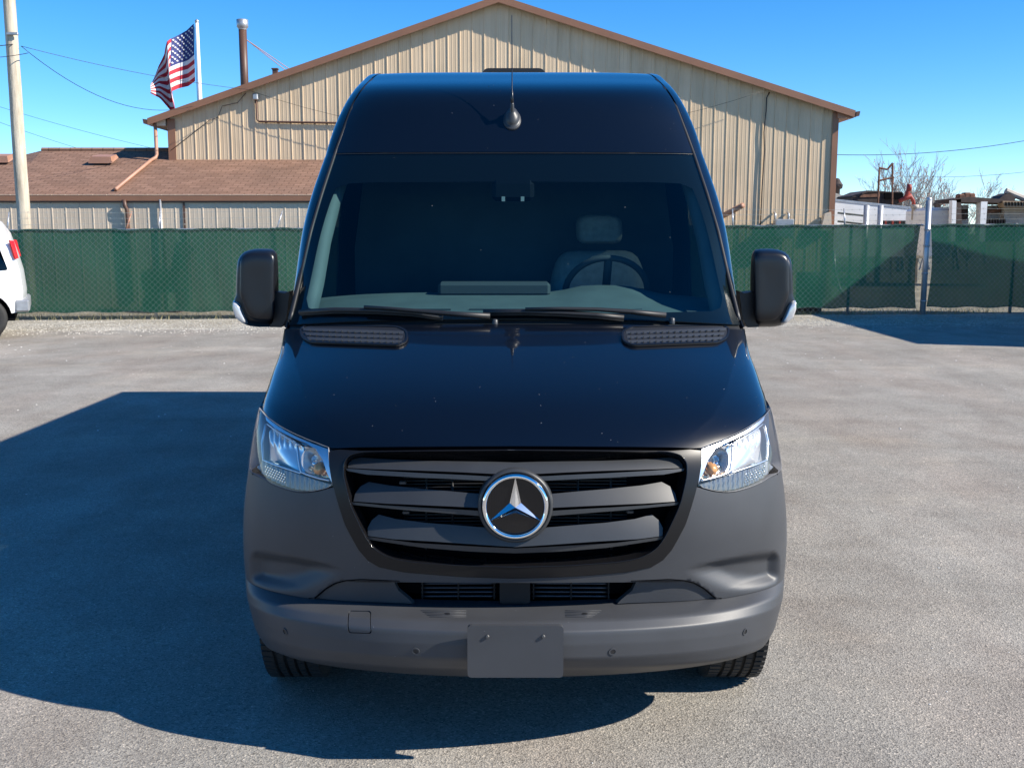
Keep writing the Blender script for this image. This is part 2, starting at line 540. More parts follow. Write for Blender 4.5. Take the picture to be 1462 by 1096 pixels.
for _ in range(10000):
    x = rnd.uniform(-12, 12); e = 19.55+0.075*x
    y = e+abs(rnd.gauss(0, 1))*1.3-0.12 if rnd.random() < 0.8 else e-abs(rnd.gauss(0, .5))
    sp.append((x, y, 0.008, rnd.uniform(0.007, 0.020)))
stones("loose_gravel", sp)
sp = []
for _ in range(380):
    y = rnd.uniform(3.2, 19) if rnd.random() < 0.6 else rnd.uniform(14, 19.3)
    x = rnd.uniform(-0.55, 0.55)*y*1.0
    sp.append((x, y, 0.009, rnd.uniform(0.0025, 0.0065) if y < 9 else rnd.uniform(0.005, 0.012)))
stones("grit", sp, "pebble")
# dry weeds along the fence foot
M["weed"] = mat("dry_grass", (0.30, 0.27, 0.14), 0.8, var=0.35, scale=2)
V = []; F = []
for _ in range(2600):
    x = rnd.uniform(-11, 11); y = fence_y(x)+rnd.uniform(-.12, .9)
    h = rnd.uniform(.04, .13); a = rnd.uniform(0, 6.28); l = rnd.uniform(-.05, .05); w = .006
    b = len(V)
    V += [(x-w*math.cos(a), y-w*math.sin(a), 0), (x+w*math.cos(a), y+w*math.sin(a), 0), (x+l, y+rnd.uniform(-.05, .05), h)]
    F.append((b, b+1, b+2))
tag(mk("dry_weeds", V, F, M["weed"]), kind="stuff")

# ------------------------------------------------------------------ metal building with the gable
M["tan"] = mat("tan_metal", (0.62, 0.475, 0.32), 0.5, var=0.06, scale=1.3, spec=0.35)
def sheet_variation(m):            # every sheet has weathered a little differently, with faint run-off streaks
    N = m.node_tree.nodes; L = m.node_tree.links; b = N["Principled BSDF"]
    src = b.inputs["Base Color"].links[0].from_socket
    oi = N.new("ShaderNodeObjectInfo")
    c = mulc(N, L, src, ramp(N, L, oi.outputs["Random"], [(0, (0.93, 0.93, 0.92)), (1, (1.05, 1.05, 1.05))]))
    tc = N.new("ShaderNodeTexCoord")
    c = mulc(N, L, c, ramp(N, L, noise(N, L, tc.outputs["Object"], 5, 4, .6, (1, 1, .06)), [(.35, (.92, .91, .89)), (.6, (1.02, 1.02, 1.02))]))
    L.new(c, b.inputs["Base Color"])
sheet_variation(M["tan"])
M["tan_dull"] = mat("tan_wall", (0.56, 0.46, 0.35), 0.6, var=0.08, scale=1.5)
M["brown"] = mat("brown_trim", (0.245, 0.118, 0.066), 0.45, var=0.08, scale=2)
M["dk_brown"] = mat("dark_brown_trim", (0.09, 0.045, 0.03), 0.5)
M["downpipe"] = mat("copper_downpipe", (0.36, 0.19, 0.125), 0.5, var=0.1, scale=3)

def shingle_mat():
    m, N, L, b, tc = node_mat("shingles")
    V = tc.outputs["Object"]
    br = N.new("ShaderNodeTexBrick"); br.inputs["Scale"].default_value = 1.0
    br.inputs["Brick Width"].default_value = 0.30; br.inputs["Row Height"].default_value = 0.145
    br.inputs["Mortar Size"].default_value = 0.010; br.inputs["Bias"].default_value = 0.0
    br.inputs["Color1"].default_value = (0.185, 0.103, 0.068, 1); br.inputs["Color2"].default_value = (0.245, 0.142, 0.098, 1)
    br.inputs["Mortar"].default_value = (0.10, 0.05, 0.03, 1)
    L.new(V, br.inputs["Vector"])
    v = ramp(N, L, noise(N, L, V, 0.8, 5), [(0.3, (0.85, 0.85, 0.85)), (0.7, (1.12, 1.1, 1.08))])
    g = ramp(N, L, noise(N, L, V, 40, 2), [(0.3, (0.8, 0.8, 0.8)), (0.7, (1.2, 1.2, 1.2))])
    c = mulc(N, L, br.outputs["Color"], v); c = mulc(N, L, c, g)
    L.new(c, b.inputs["Base Color"]); b.inputs["Roughness"].default_value = 0.9
    bp = N.new("ShaderNodeBump"); bp.inputs["Distance"].default_value = 0.006
    L.new(br.outputs["Fac"], bp.inputs["Height"]); bp.invert = True; L.new(bp.outputs["Normal"], b.inputs["Normal"])
    return m
M["shingle"] = shingle_mat()

GY = 28.3
def gx(px): return (px-731)/FPX*GY/1.02
eL = at(215, 171, GY); eR = at(1217, 160, GY); ap = at(712, -3, GY)
cL = at(243, 200, GY).x; cR = at(1190, 200, GY).x
EZ = 0.5*(eL.z+eR.z)
gb = empty("gable_building", (0, GY, 0), 0, "tan ribbed metal building with a brown-edged gable behind the green fence", "building")
def roof_z(x):                     # top of wall under the roof, at world x
    return ap.z-0.10-(abs(x-ap.x))*((ap.z-(eL.z if x < ap.x else eR.z))/abs(ap.x-(eL.x if x < ap.x else eR.x)))
def rib_panel(x0, x1, zt, z0=0.0, rib=0.015):
    """one corrugated sheet: a high rib at its left edge and two low stiffening ribs"""
    w = x1-x0
    pf = [(0, 0), (0.03, 0), (0.055, -rib), (0.125, -rib), (0.15, 0), (0.38, 0), (0.40, -rib*.22), (0.46, -rib*.22), (0.48, 0), (0.70, 0), (0.72, -rib*.22), (0.78, -rib*.22), (0.80, 0), (1.0, 0)]
    V = []; F = []
    for i, (u, d) in enumerate(pf):
        x = x0+u*w
        V += [(x, d, z0), (x, d, zt(x))]
        if i: F.append((2*i-2, 2*i, 2*i+1, 2*i-1))
    return V, F
NP = 55
pw = (cR-cL)/NP
for i in range(NP):
    V, F = rib_panel(cL+i*pw, cL+(i+1)*pw, roof_z)
    j = rnd.uniform(-.003, .003)
    mk("wall_panel", [(x, y+j, z) for x, y, z in V], F, M["tan"], gb)
DEP = 14.0
mb = MB()
mb.box((cL+.02, 0.06, 0), (cL+.05, DEP, roof_z(cL)-.02)).build("side_wall", M["tan_dull"], gb)
MB().box((cR-.05, 0.06, 0), (cR-.02, DEP, roof_z(cR)-.02)).build("side_wall", M["tan_dull"], gb)
mb = MB().add([(cL, DEP, 0), (cR, DEP, 0), (cR, DEP, roof_z(cR)-.02), (ap.x, DEP, ap.z-.12), (cL, DEP, roof_z(cL)-.02)], [(4, 3, 2, 1, 0)])
mb.build("back_wall", M["tan_dull"], gb)
OV = 0.25                          # how far the verge stands out from the wall
for (e, nm) in ((eL, 'l'), (eR, 'r')):
    V = [(e.x, -OV, e.z), (ap.x, -OV, ap.z), (ap.x, DEP+OV, ap.z), (e.x, DEP+OV, e.z)]
    V2 = [(x, y, z-0.05) for x, y, z in V]
    F = [(0, 1, 2, 3), (7, 6, 5, 4), (0, 4, 5, 1), (1, 5, 6, 2), (2, 6, 7, 3), (3, 7, 4, 0)]
    if e.x > ap.x: F = [f[::-1] for f in F]
    mk("roof", V+V2, F, M["brown"], gb)
    # verge board and the dark soffit line below it
    def strip(y0, y1, d0, d1):
        P = []
        for (px_, pz_) in ((e.x, e.z), (ap.x, ap.z)):
            P += [(px_, y0, pz_-d0), (px_, y1, pz_-d0), (px_, y1, pz_-d1), (px_, y0, pz_-d1)]
        Fq = [(0, 4, 7, 3), (1, 2, 6, 5), (0, 1, 5, 4), (3, 7, 6, 2), (0, 3, 2, 1), (4, 5, 6, 7)]
        if e.x > ap.x: Fq = [f[::-1] for f in Fq]
        return P, Fq
    P, Fq = strip(-OV-.02, -OV+.005, -0.01, 0.17); mk("verge_board", P, Fq, M["brown"], gb)
    P, Fq = strip(-OV+.01, 0.03, 0.055, 0.10); mk("soffit", P, Fq, M["dk_brown"], gb)
# eaves gutters, corner trims
for e, s in ((eL, -1), (eR, 1)):
    x = e.x
    mb = MB().prism([(x+.02*s, e.z-.02), (x+.12*s, e.z-.01), (x+.10*s, e.z-.13), (x+.01*s, e.z-.15)], -OV-.03, DEP)
    mb.build("gutter", M["dk_brown"], gb)
    mb = MB().prism([(x, e.z-.05), (x, e.z-.17), (x-.42*s, e.z-.17), (x-.42*s, e.z+.05)], -.12, DEP)
    mb.build("eaves_box", M["tan_dull"] if s < 0 else M["downpipe"], gb)
MB().box((cL-.03, -.05, 0), (cL+.16, -.035, roof_z(cL)-.05)).box((cL-.045, -.05, 0), (cL-.03, .2, roof_z(cL)-.05)).build("corner_trim", M["brown"], gb)
MB().box((cR-.05, -.05, 0), (cR+.09, -.035, roof_z(cR)-.05)).box((cR+.09, -.05, 0), (cR+.105, .2, roof_z(cR)-.05)).build("corner_trim", M["brown"], gb)
q = at(1193, 190, GY)
MB().tube([(q.x, .1, 0), (q.x, .1, q.z)], .045, 8).build("downpipe", M["brown"], gb)
# conduit, wall lamp, spout, meter box and cables on the gable wall
c1 = at(366, 138, GY); c2 = at(368, 174, GY); c3 = at(480, 176, GY)
MB().tube([(c1.x, -.05, c1.z), (c2.x, -.05, c2.z+.05), (c2.x+.05, -.05, c2.z), (c3.x, -.05, c3.z), (c3.x+2.2, -.05, c3.z)], .030, 6).build("conduit", M["dk_brown"], gb, True)
MB().bbox((c1.x-.07, -.16, c1.z-.1), (c1.x+.07, -.02, c1.z+.06), .02).build("conduit_head", M["steel"], gb)
sp_ = at(1052, 293, GY); se_ = at(1034, 306, GY)
MB().tube([(se_.x-.2, -.02, se_.z-.12), (se_.x, -.25, se_.z), (sp_.x, -.75, sp_.z-.02)], .075, 12, cap=True).build("exhaust_spout", M["downpipe"], gb, True)
bx0 = at(1103, 313, GY); bx1 = at(1128, 340, GY)
MB().bbox((bx0.x, -.35, bx1.z), (bx1.x, -.05, bx0.z), .02).build("meter_box", M["steel"], gb)
for px in (1105, 1124):
    a = at(px, 306, GY)
    MB().tube([(a.x, -.15, bx0.z-.02), (a.x, -.15, a.z), (a.x, -.02, a.z+.05)], .03, 8).build("meter_pipe", M["steel"], gb, True)
def wall_cable(pts, r=.012):
    P = [at(px, py, GY) for px, py in pts]
    MB().tube([(p.x, -.055, p.z) for p in P], r, 5).build("wall_cable", M["black"], gb, True)
wall_cable([(1098, 132), (1094, 140), (1093, 160), (1090, 190), (1091, 215), (1089, 245), (1087, 275), (1085, 322)], .016)
wall_cable([(352, 133), (340, 147), (318, 152), (312, 168), (300, 172), (245, 215)], .008)
# ground-level lamp housing at the corner
a = at(1178, 308, GY)
MB().prism([(a.x-.16, a.z-.4), (a.x+.14, a.z-.4), (a.x+.10, a.z+.1), (a.x-.06, a.z+.05)], -.2, -.06).build("corner_box", M["tan_dull"], gb)

# stove pipe with guy rods, roof vent, flag on its pole
def vert(px, py_top, py_bot, Y):
    a = at(px, py_top, Y); return a, a.x, a.z, at(px, py_bot, Y).z
stv = empty("flue_pipe", (at(347, 60, 31).x, 31, 0), 0, "tall brown flue pipe with a bright metal cap rising through the gable roof", "flue pipe")
zt_ = at(347, 42, 31).z; zb_ = at(353, 118, 31).z-1.2
MB().tube([(0, 0, zb_), (0, 0, zt_)], .115, 16).build("pipe", M["dk_brown"], stv, True)
MB().lathe([(.12, zt_-.02), (.125, zt_+.02), (.165, zt_+.06), (.165, zt_+.26), (.12, zt_+.27), (.001, zt_+.27)], Matrix.Identity(4), 18).build("cap", M["steel"], stv, True)
za = at(351, 57, 31).z
for pxe, pye in ((410, 99), (405, 102)):
    e = at(pxe, pye, 31.4)
    MB().tube([(.1, 0, za), (e.x-stv.location.x+.25, e.y-31, e.z-.12)], .012, 5).build("guy_rod", M["downpipe"], stv)
a = at(393, 104, 31)
rv = MB().box((-.07, -.07, -.6), (.07, .07, .08)).box((-.09, -.09, .08), (.09, .09, .12)).build("roof_vent_pipe", M["dk_brown"])
rv.location = a; tag(rv, "small dark square vent pipe on the gable roof beside the tall flue", "roof vent")

FY = 36.0
pt = at(281, 30, FY); pb = at(286.5, 150, FY)
fp = empty("flagpole", (pt.x, FY, 0), 0, "white flagpole standing behind the gable building's left roof slope", "flagpole")
MB().tube([(0, 0, 0), (0, 0, pt.z-.05)], [.10, .055], 12).build("pole", mat("white_pole", (0.75, 0.75, 0.74), 0.4), fp, True)
MB().lathe([(.001, pt.z+.06), (.07, pt.z), (.07, pt.z-.05), (.03, pt.z-.09)], Matrix.Identity(4), 12).build("finial", M["steel"], fp, True)
MB().tube([(-.06, -.07, 1.2), (-.07, -.08, pt.z-.2)], .01, 4).build("halyard", M["black"], fp)
# flag cloth: hangs from the pole, blown to the left and folded at its lower fly end
fl = empty("flag", (0, 0, 0), 0, "stars and stripes flag flying from the white flagpole", "flag")
outl = {  # columns from the hoist to the fly: (u, top px, bottom px, depth)
 0.0: ((277.5, 34), (279.5, 116), 0.0), 0.15: ((266, 42.5), (267, 122), 0.3), 0.3: ((254, 50), (254, 126), 0.15), 0.42: ((244.5, 57), (245.5, 133), -0.25),
 0.5: ((241, 61), (251, 150), -0.35), 0.62: ((236, 68), (247, 158), 0.25), 0.74: ((232, 76), (238, 157), 0.6), 0.86: ((225, 93), (227, 140), 0.25), 1.0: ((219, 117), (217, 134), -0.1)}
us = sorted(outl)
def flag_pt(u, v):                # v 0 top .. 1 bottom
    t = [np.interp(u, us, [outl[k][0][0] for k in us]), np.interp(u, us, [outl[k][0][1] for k in us])]
    b_ = [np.interp(u, us, [outl[k][1][0] for k in us]), np.interp(u, us, [outl[k][1][1] for k in us])]
    d = np.interp(u, us, [outl[k][2] for k in us])*(0.4+0.6*v)+0.16*math.sin(u*9+v*3)*u
    p = at(t[0]+(b_[0]-t[0])*v+1.5*math.sin(v*5+u*4)*u, t[1]+(b_[1]-t[1])*v, FY)
    return Vector((p.x-0.02, FY+d*0.8, p.z))
M["fl_red"] = mat("flag_red", (0.42, 0.015, 0.035), 0.7); M["fl_white"] = mat("flag_white", (0.72, 0.71, 0.70), 0.7); M["fl_blue"] = mat("flag_blue", (0.02, 0.035, 0.17), 0.7)
for m in ("fl_red", "fl_white", "fl_blue"):
    b = M[m].node_tree.nodes["Principled BSDF"]
    b.inputs["Subsurface Weight"].default_value = 0.0
NU = 40
for k in range(13):
    V = []; F = []
    u0 = 0.40 if k < 7 else 0.0
    uu = np.linspace(u0, 1, NU)
    for u in uu:
        for j in range(4): V.append(flag_pt(u, (k+j/3)/13))
    for i in range(NU-1):
        for j in range(3): F.append((4*i+j, 4*i+4+j, 4*i+5+j, 4*i+1+j))
    mk("stripe", V, F, M["fl_red"] if k % 2 == 0 else M["fl_white"], fl, True)
V = []; F = []
for u in np.linspace(0, 0.40, 16):
    for j in range(12): V.append(flag_pt(u, 7/13*j/11))
for i in range(15):
    for j in range(11): F.append((12*i+j, 12*i+12+j, 12*i+13+j, 12*i+1+j))
cant = mk("canton", V, F, M["fl_blue"], fl, True)
for r in range(9):
    for c in range(6 if r % 2 == 0 else 5):
        u = 0.40*((c*2+1+(r % 2))/12); v = 7/13*((r+1)/10)
        p = flag_pt(u, v)+Vector((0, -.03, 0))
        du = (flag_pt(u+.01, v)-flag_pt(u-.01, v)); 
        vs = [p+Vector((math.cos(a)*q, du.y/max(abs(du.x), .01)*math.cos(a)*q*(-1 if du.x < 0 else 1), math.sin(a)*q)) for a, q in [(math.pi/2+i*math.pi/5, .042 if i % 2 == 0 else .018) for i in range(10)]]
        mk("star", vs, [tuple(range(10))[::-1]], M["fl_white"], cant)

# ------------------------------------------------------------------ low shed with the shingled roof
LY = 25.3
lz = at(300, 279, LY-.03).z
rx = at(640, 300, LY).x
lx = -24.0
lb = empty("low_building", (0, LY, 0), 0, "low tan building with a brown shingled roof in front of the gable building", "building")
slope = (at(300, 228, GY).z-lz)/(GY-LY+.03)
def lroof(y): return lz+slope*(y-(LY-.03))
n2 = int((rx-lx)/0.33)
for i in range(n2):
    x0 = rx-(i+1)*0.33
    V, F = rib_panel(x0, x0+.33, lambda x: lz+.02, 0, .008)
    mk("wall_panel", V, F, M["tan_dull"], lb)
# roof planes: main plane to the ridge, lower ridge further left
def solve_y(px, py):
    d = ray(px, py)     # ray hits the roof plane
    k = (lroof(0)-CAM_H)/(d.z-slope*d.y)
    return d.x*k, d.y*k
rxL, ryL = solve_y(60, 215); rx2, ry2 = solve_y(45, 231.5); _, ry1 = solve_y(225, 215)
ry1 = ryL
def rp(x, y): return (x, y-LY, lroof(y))
mk("roof_slope", [rp(rx2, LY-.03), rp(rx, LY-.03), rp(rx, ry1), rp(rxL, ryL), rp(rx2, ry2)], [(0, 1, 2, 3, 4)], M["shingle"], lb)
mk("roof_slope", [rp(lx, LY-.03), rp(rx2-.001, LY-.03), rp(rx2-.001, ry2), rp(lx, ry2)], [(0, 1, 2, 3)], M["shingle"], lb)
zR = lroof(ryL)
mk("roof_slope", [(rxL, ryL-LY, zR), (rx, ryL-LY, zR), (rx, ryL-LY+5, zR-1.7), (rxL, ryL-LY+5, zR-1.7)], [(0, 1, 2, 3)], M["shingle"], lb)
mk("roof_slope", [(lx, ry2-LY, lroof(ry2)), (rx2, ry2-LY, lroof(ry2)), (rxL, ryL-LY, zR), (rxL, ryL-LY+5, zR-1.7), (lx, ry2-LY+4, zR-2.0)], [(0, 1, 2, 3, 4)], M["shingle"], lb)
MB().tube([(rxL, ryL-LY, zR+.01), (rx, ryL-LY, zR+.01)], .07, 6).build("ridge_cap", M["shingle"], lb)
MB().box((lx, -.075, lz-.13), (rx, -.03, lz-.012)).build("gutter", M["brown"], lb)
MB().box((lx, -.05, lz-.17), (rx, -.025, lz-.10)).build("fascia", M["dk_brown"], lb)
MB().box((rx-.02, 0, 0), (rx+.02, 6, lz)).build("end_wall", M["tan_dull"], lb)
# gable building's downpipe running over the shingles
d0 = at(222, 186, GY-.1); d1 = d0
xe, ye = solve_y(165, 274)
MB().tube([(d0.x, GY-LY-.1, eL.z-.1), (d1.x, GY-LY-.1, lroof(GY-.1)+.16), (d1.x-.02, GY-LY-.14, lroof(GY-.14)+.09), (d1.x-.10, GY-LY-.28, lroof(GY-.28)+.06), (xe, ye-LY, lroof(ye)+.06)], .05, 8).build("roof_downpipe", M["downpipe"], lb, True)
e0 = at(170, 284, LY-.4); e1 = at(181, 300, LY-.1)
MB().tube([(e0.x, -.1, lz-.1), (e0.x+.02, -.1, lz-.25), (e1.x, -.08, e1.z), (e1.x, -.07, 0.1)], .05, 8).build("wall_downpipe", M["dk_brown"], lb, True)
a = at(230, 290, LY)
MB().tube([(a.x, -.06, lz-.1), (a.x, -.06, 0)], .03, 6).build("wall_pipe", M["steel"], lb, True)
a = at(263, 290, LY)
MB().box((a.x-.03, -.03, 0), (a.x+.02, -.02, lz-.1)).build("wall_seam", M["dk_brown"], lb)
# box vents on the shingles
for (px, py, w) in ((148, 233, .62), (2, 232, .6)):
    x, y = solve_y(px, py)
    mb = MB(); z = lroof(y)
    mb.add([(x-w/2, y-LY-.25, z-.02), (x+w/2, y-LY-.25, z-.02), (x+w/2, y-LY+.25, z+.16), (x-w/2, y-LY+.25, z+.16),
            (x-w/2+.06, y-LY-.25, z+.15), (x+w/2-.02, y-LY-.25, z+.15), (x+w/2-.04, y-LY+.2, z+.24), (x-w/2+.1, y-LY+.2, z+.24)],
           [(0, 1, 5, 4), (1, 2, 6, 5), (2, 3, 7, 6), (3, 0, 4, 7), (4, 5, 6, 7)])
    mb.build("roof_vent", M["downpipe"], lb)

# ------------------------------------------------------------------ wooden utility pole and wires
UY = 23.4
ut = at(13, -40, UY)
M["wood"] = mat("weathered_wood", (0.40, 0.34, 0.26), 0.85, var=0.3, scale=6, bump=.01, bscale=12)
def wood_mat():
    m, N, L, b, tc = node_mat("pole_wood")
    V = tc.outputs["Object"]
    c1 = ramp(N, L, noise(N, L, V, 9, 6, .7, (1, 1, .10)), [(.3, (.26, .21, .15)), (.5, (.46, .40, .31)), (.7, (.60, .54, .44))])
    L.new(c1, b.inputs["Base Color"]); b.inputs["Roughness"].default_value = .85
    bp = N.new("ShaderNodeBump"); bp.inputs["Distance"].default_value = .02
    L.new(noise(N, L, V, 12, 4, .6, (1, 1, .08)), bp.inputs["Height"]); L.new(bp.outputs["Normal"], b.inputs["Normal"])
    return m
M["wood"] = wood_mat()
up_ = empty("utility_pole", (at(13, 0, UY).x, UY, 0), 0, "weathered wooden utility pole behind the green fence by the white van", "utility pole")
zs_ = np.linspace(0, 8.4, 15)
MB().tube([(rnd.uniform(-.006, .006), 0, z) for z in zs_], [.150-.0036*z for z in zs_], 14).build("pole", M["wood"], up_, True)
MB().bbox((-.03, -.18, 6.0), (.22, -.12, 6.06), .01).build("wire_bracket", M["steel"], up_)
def wire(name, A, Bp, sag, label, r=.009, n=18):
    pts = [Vector(A).lerp(Vector(Bp), i/n)-Vector((0, 0, sag*4*(i/n)*(1-i/n))) for i in range(n+1)]
    o = MB().tube(pts, r, 4).build(name, M["black"], None, True)
    return tag(o, label, "wire", "overhead wires")
wire("overhead_wire", at(30, 66, UY), at(353, 128, GY-.3), .10, "upper service wire sagging from the wooden pole to the gable roof edge", .007)
wire("overhead_wire", at(30, 66, UY), at(275, 152, GY-.3), .55, "lower service wire sagging steeply from the wooden pole to the eaves", .007)
wire("overhead_wire", at(-60, 66, UY-2), at(22, 63, UY), .03, "short wire reaching the wooden pole from outside the picture", .012)
wire("overhead_wire", at(-60, 82, UY-2), at(40, 76, UY), .05, "second short wire under the first at the wooden pole", .009)
wire("overhead_wire", at(352, 128, GY-.3), at(1090, 130, GY-.3), 1.15, "service wire crossing the gable wall from slope to slope", .006)
for k, (a, b_) in enumerate((((-40, 140), (330, 235)), ((-40, 160), (260, 250)), ((-40, 216), (60, 221)))):
    wire("distant_wire", at(*a, 70), at(*b_, 70), .3, ("uppermost", "middle", "lowest")[k]+" faint distant wire in the sky above the low shingled roof", .014)
wire("distant_wire", at(1150, 219, 60), at(1520, 190, 60), .5, "upper distant wire in the sky above the bare trees", .022)
wire("distant_wire", at(1290, 252, 80), at(1520, 238, 80), .3, "lower distant wire in the sky above the scrap machinery", .018)
# ------------------------------------------------------------------ chain-link fence with green screening
def screen_mat():
    m = bpy.data.materials.new("green_screen"); m.use_nodes = True
    N = m.node_tree.nodes; L = m.node_tree.links; N.clear()
    o = N.new("ShaderNodeOutputMaterial"); tc = N.new("ShaderNodeTexCoord")
    df = N.new("ShaderNodeBsdfDiffuse"); tl = N.new("ShaderNodeBsdfTranslucent"); tr = N.new("ShaderNodeBsdfTransparent")
    c = ramp(N, L, noise(N, L, tc.outputs["Object"], 1.3, 5, .6, (1, 1, .6)), [(.3, (.013, .078, .050)), (.7, (.021, .108, .070))])
    L.new(c, df.inputs["Color"]); tl.inputs["Color"].default_value = (.03, .22, .13, 1)
    m1 = N.new("ShaderNodeMixShader"); m1.inputs[0].default_value = .25
    L.new(df.outputs[0], m1.inputs[1]); L.new(tl.outputs[0], m1.inputs[2])
    m2 = N.new("ShaderNodeMixShader")
    # knitted cloth: share of open holes, a little uneven
    hole = N.new("ShaderNodeMapRange"); hole.inputs["To Min"].default_value = .03; hole.inputs["To Max"].default_value = .09
    L.new(noise(N, L, tc.outputs["Object"], .8, 3, .5), hole.inputs["Value"])
    L.new(hole.outputs[0], m2.inputs[0]); L.new(m1.outputs[0], m2.inputs[1]); L.new(tr.outputs[0], m2.inputs[2])
    L.new(m2.outputs[0], o.inputs["Surface"])
    return m
M["screen"] = screen_mat()
M["hem"] = mat("screen_hem", (0.012, 0.06, 0.045), 0.8)
M["wire"] = mat("galvanised_wire", (0.34, 0.35, 0.33), 0.5, 0.3)
M["post"] = mat("galvanised_post", (0.46, 0.47, 0.49), 0.4, 0.6, var=.12, scale=6)
M["post_dark"] = mat("dark_post", (0.05, 0.06, 0.055), 0.6)

fn = empty("chain_link_fence", (0, 0, 0), 0, "chain-link fence covered in green screening with barbed wire on top", "fence")
PX = at(1322, 400, 22.7).x            # the tall end post
PY_ = fence_y(PX)
def ftop(x): return 1.90+0.0060*x
ang = math.atan(0.081)
# chain-link mesh: zigzag wires, real geometry
def zigzag(x0, x1, name, zb=.06):
    V = []; F = []
    pit = .060; r = .0021
    n = int((x1-x0)/pit)
    def tri(p, q):
        d = (q-p); u = Vector((0, 1, 0)); w = d.cross(u).normalized()*r
        b = len(V)
        V.extend([p+w, p-w+u*r*.5, p-w-u*r*.5, q+w, q-w+u*r*.5, q-w-u*r*.5])
        F.extend([(b, b+1, b+4, b+3), (b+1, b+2, b+5, b+4), (b+2, b, b+3, b+5)])
    for i in range(n):
        x = x0+i*pit
        zt = ftop(x)+.06
        k = int((zt-zb)/pit)
        for j in range(k):
            jj = j+i; s = 1 if (jj % 2 == 0) else -1
            xa = x+(0 if jj % 2 == 0 else pit); xb = x+(pit if jj % 2 == 0 else 0)
            za = zb+j*pit; z2 = za+pit
            tri(Vector((xa, fence_y(xa)+.01*s, za)), Vector((xb, fence_y(xb)-.01*s, z2)))
    return tag(mk(name, V, F, M["wire"], fn), kind="stuff")
zigzag(-11.5, PX-.1, "chain_link"); zigzag(PX+.1, 12.2, "chain_link")

def cloth(x0, x1, zb0, zb1, sagtop=.0, name="privacy_screen", shape=None):
    nx = int((x1-x0)/.12); nz = 16
    V = []; F = []
    for i in range(nx+1):
        x = x0+(x1-x0)*i/nx
        for j in range(nz+1):
            v = j/nz
            zb = zb0+(zb1-zb0)*i/nx+.015*math.sin(x*7)
            z = zb+(ftop(x)-sagtop-zb)*v
            xx = x
            if shape: xx = x+shape(i/nx, v)
            y = fence_y(x)+.045-.020*math.sin(x*2.1+v*2)*math.sin(v*math.pi)-.016*math.sin(x*13+2*math.sin(x*1.7)+v*4)*(1-v)*(.5+.5*math.sin(x*.9))-.010*math.sin(x*31+v*9)*max(0, v-.6)
            z -= (.018*math.sin(x*2.6)**2+.006*math.sin(x*11))*v**6
            V.append((xx, y, z))
    n = nz+1
    for i in range(nx):
        for j in range(nz): F.append((i*n+j, (i+1)*n+j, (i+1)*n+j+1, i*n+j+1))
    o = mk(name, V, F, M["screen"], fn, True)
    for j in (0, nz):
        pts = [Vector(V[i*n+j])+Vector((0, -.006, 0)) for i in range(nx+1)]
        MB().tube(pts, .022 if j else .014, 4).build("hem", M["hem"], o)
    return o
def right_edge(u, v): return -.065*math.sin(math.pi*v)*sstep((u-.97)/.03)-.02*sstep((u-.97)/.03)
def left_edge(u, v): return (.05*math.sin(math.pi*min(1, v*1.05)))*sstep((.06-u)/.06)
x228 = at(228, 400, 21.1).x
cloth(-11.5, x228, .17, .17); cloth(x228-.05, 5.6, .17, .17); cloth(5.6, PX-.12, .17, .16, shape=right_edge); cloth(PX+.10, 12.2, .17, .15, shape=left_edge)
# posts
for px in (20, 228, 395, 560, 720, 880, 1060, 1231):
    x = at(px, 400, 21.9).x
    MB().tube([(x, fence_y(x)+.12, 0), (x, fence_y(x)+.12, ftop(x)+.02)], .030, 10).build("post", M["post"], fn, True)
x = at(1450, 400, 22.9).x
MB().tube([(x, fence_y(x)+.12, 0), (x, fence_y(x)+.12, ftop(x)+.02)], .035, 10).build("post", M["post"], fn, True)
ep = MB().tube([(PX, PY_, 0), (PX, PY_, at(1322, 284, PY_).z)], .062, 16).build("end_post", M["post"], fn, True)
MB().lathe([(.064, 0), (.064, .03), (.05, .06), (.001, .075)], Matrix.Translation((PX, PY_, at(1322, 284, PY_).z-.03)), 16).build("post_cap", M["post"], fn, True)
for zz in (.3, .9, 1.5, 1.85):
    MB().lathe([(.066, zz-.02), (.070, zz-.02), (.070, zz+.02), (.066, zz+.02)], Matrix.Translation((PX, PY_, 0)), 16).build("clamp_band", M["steel"], fn, True)
# top rail, barb arms and strands
xs2 = np.arange(-11.5, 12.3, .5)
MB().tube([(x, fence_y(x)+.10, ftop(x)-.01) for x in xs2 if x < PX], .02, 6).build("top_rail", M["post"], fn, True)
MB().tube([(x, fence_y(x)+.10, ftop(x)-.01) for x in xs2 if x > PX], .02, 6).build("top_rail", M["post"], fn, True)
arms = []
for px in (20, 182, 228, 393, 560, 720, 880, 1060, 1231):
    x = at(px, 330, 21.6).x
    tilt = .10 if px in (182, 393, 560, 880) else .0
    MB().tube([(x, fence_y(x)+.10, ftop(x)-.02), (x+tilt, fence_y(x)+.22, ftop(x)+.36)], [.022, .013], 6).build("barb_arm", M["post"] if px != 182 else M["downpipe"], fn, True)
def barbed(k, x0, x1):
    h = .10+.12*k; d = .03+.06*k
    pts = []; x = x0
    while x <= x1:
        pts.append(Vector((x, fence_y(x)+d, ftop(x)+h+.012*math.sin(x*1.3+k)))); x += .5
    mb = MB().tube(pts, .0032, 4)
    x = x0
    while x < x1:
        z = ftop(x)+h+.012*math.sin(x*1.3+k); y = fence_y(x)+d
        mb.tube([(x-.012, y-.01, z-.018), (x+.012, y+.01, z+.018)], .0022, 3, cap=False); mb.tube([(x+.012, y, z-.018), (x-.012, y, z+.018)], .0022, 3, cap=False)
        x += .19+.05*math.sin(x*9)
    mb.build("barbed_wire", M["wire"], fn)
for k in range(3): barbed(k, -11.5, 12.2)

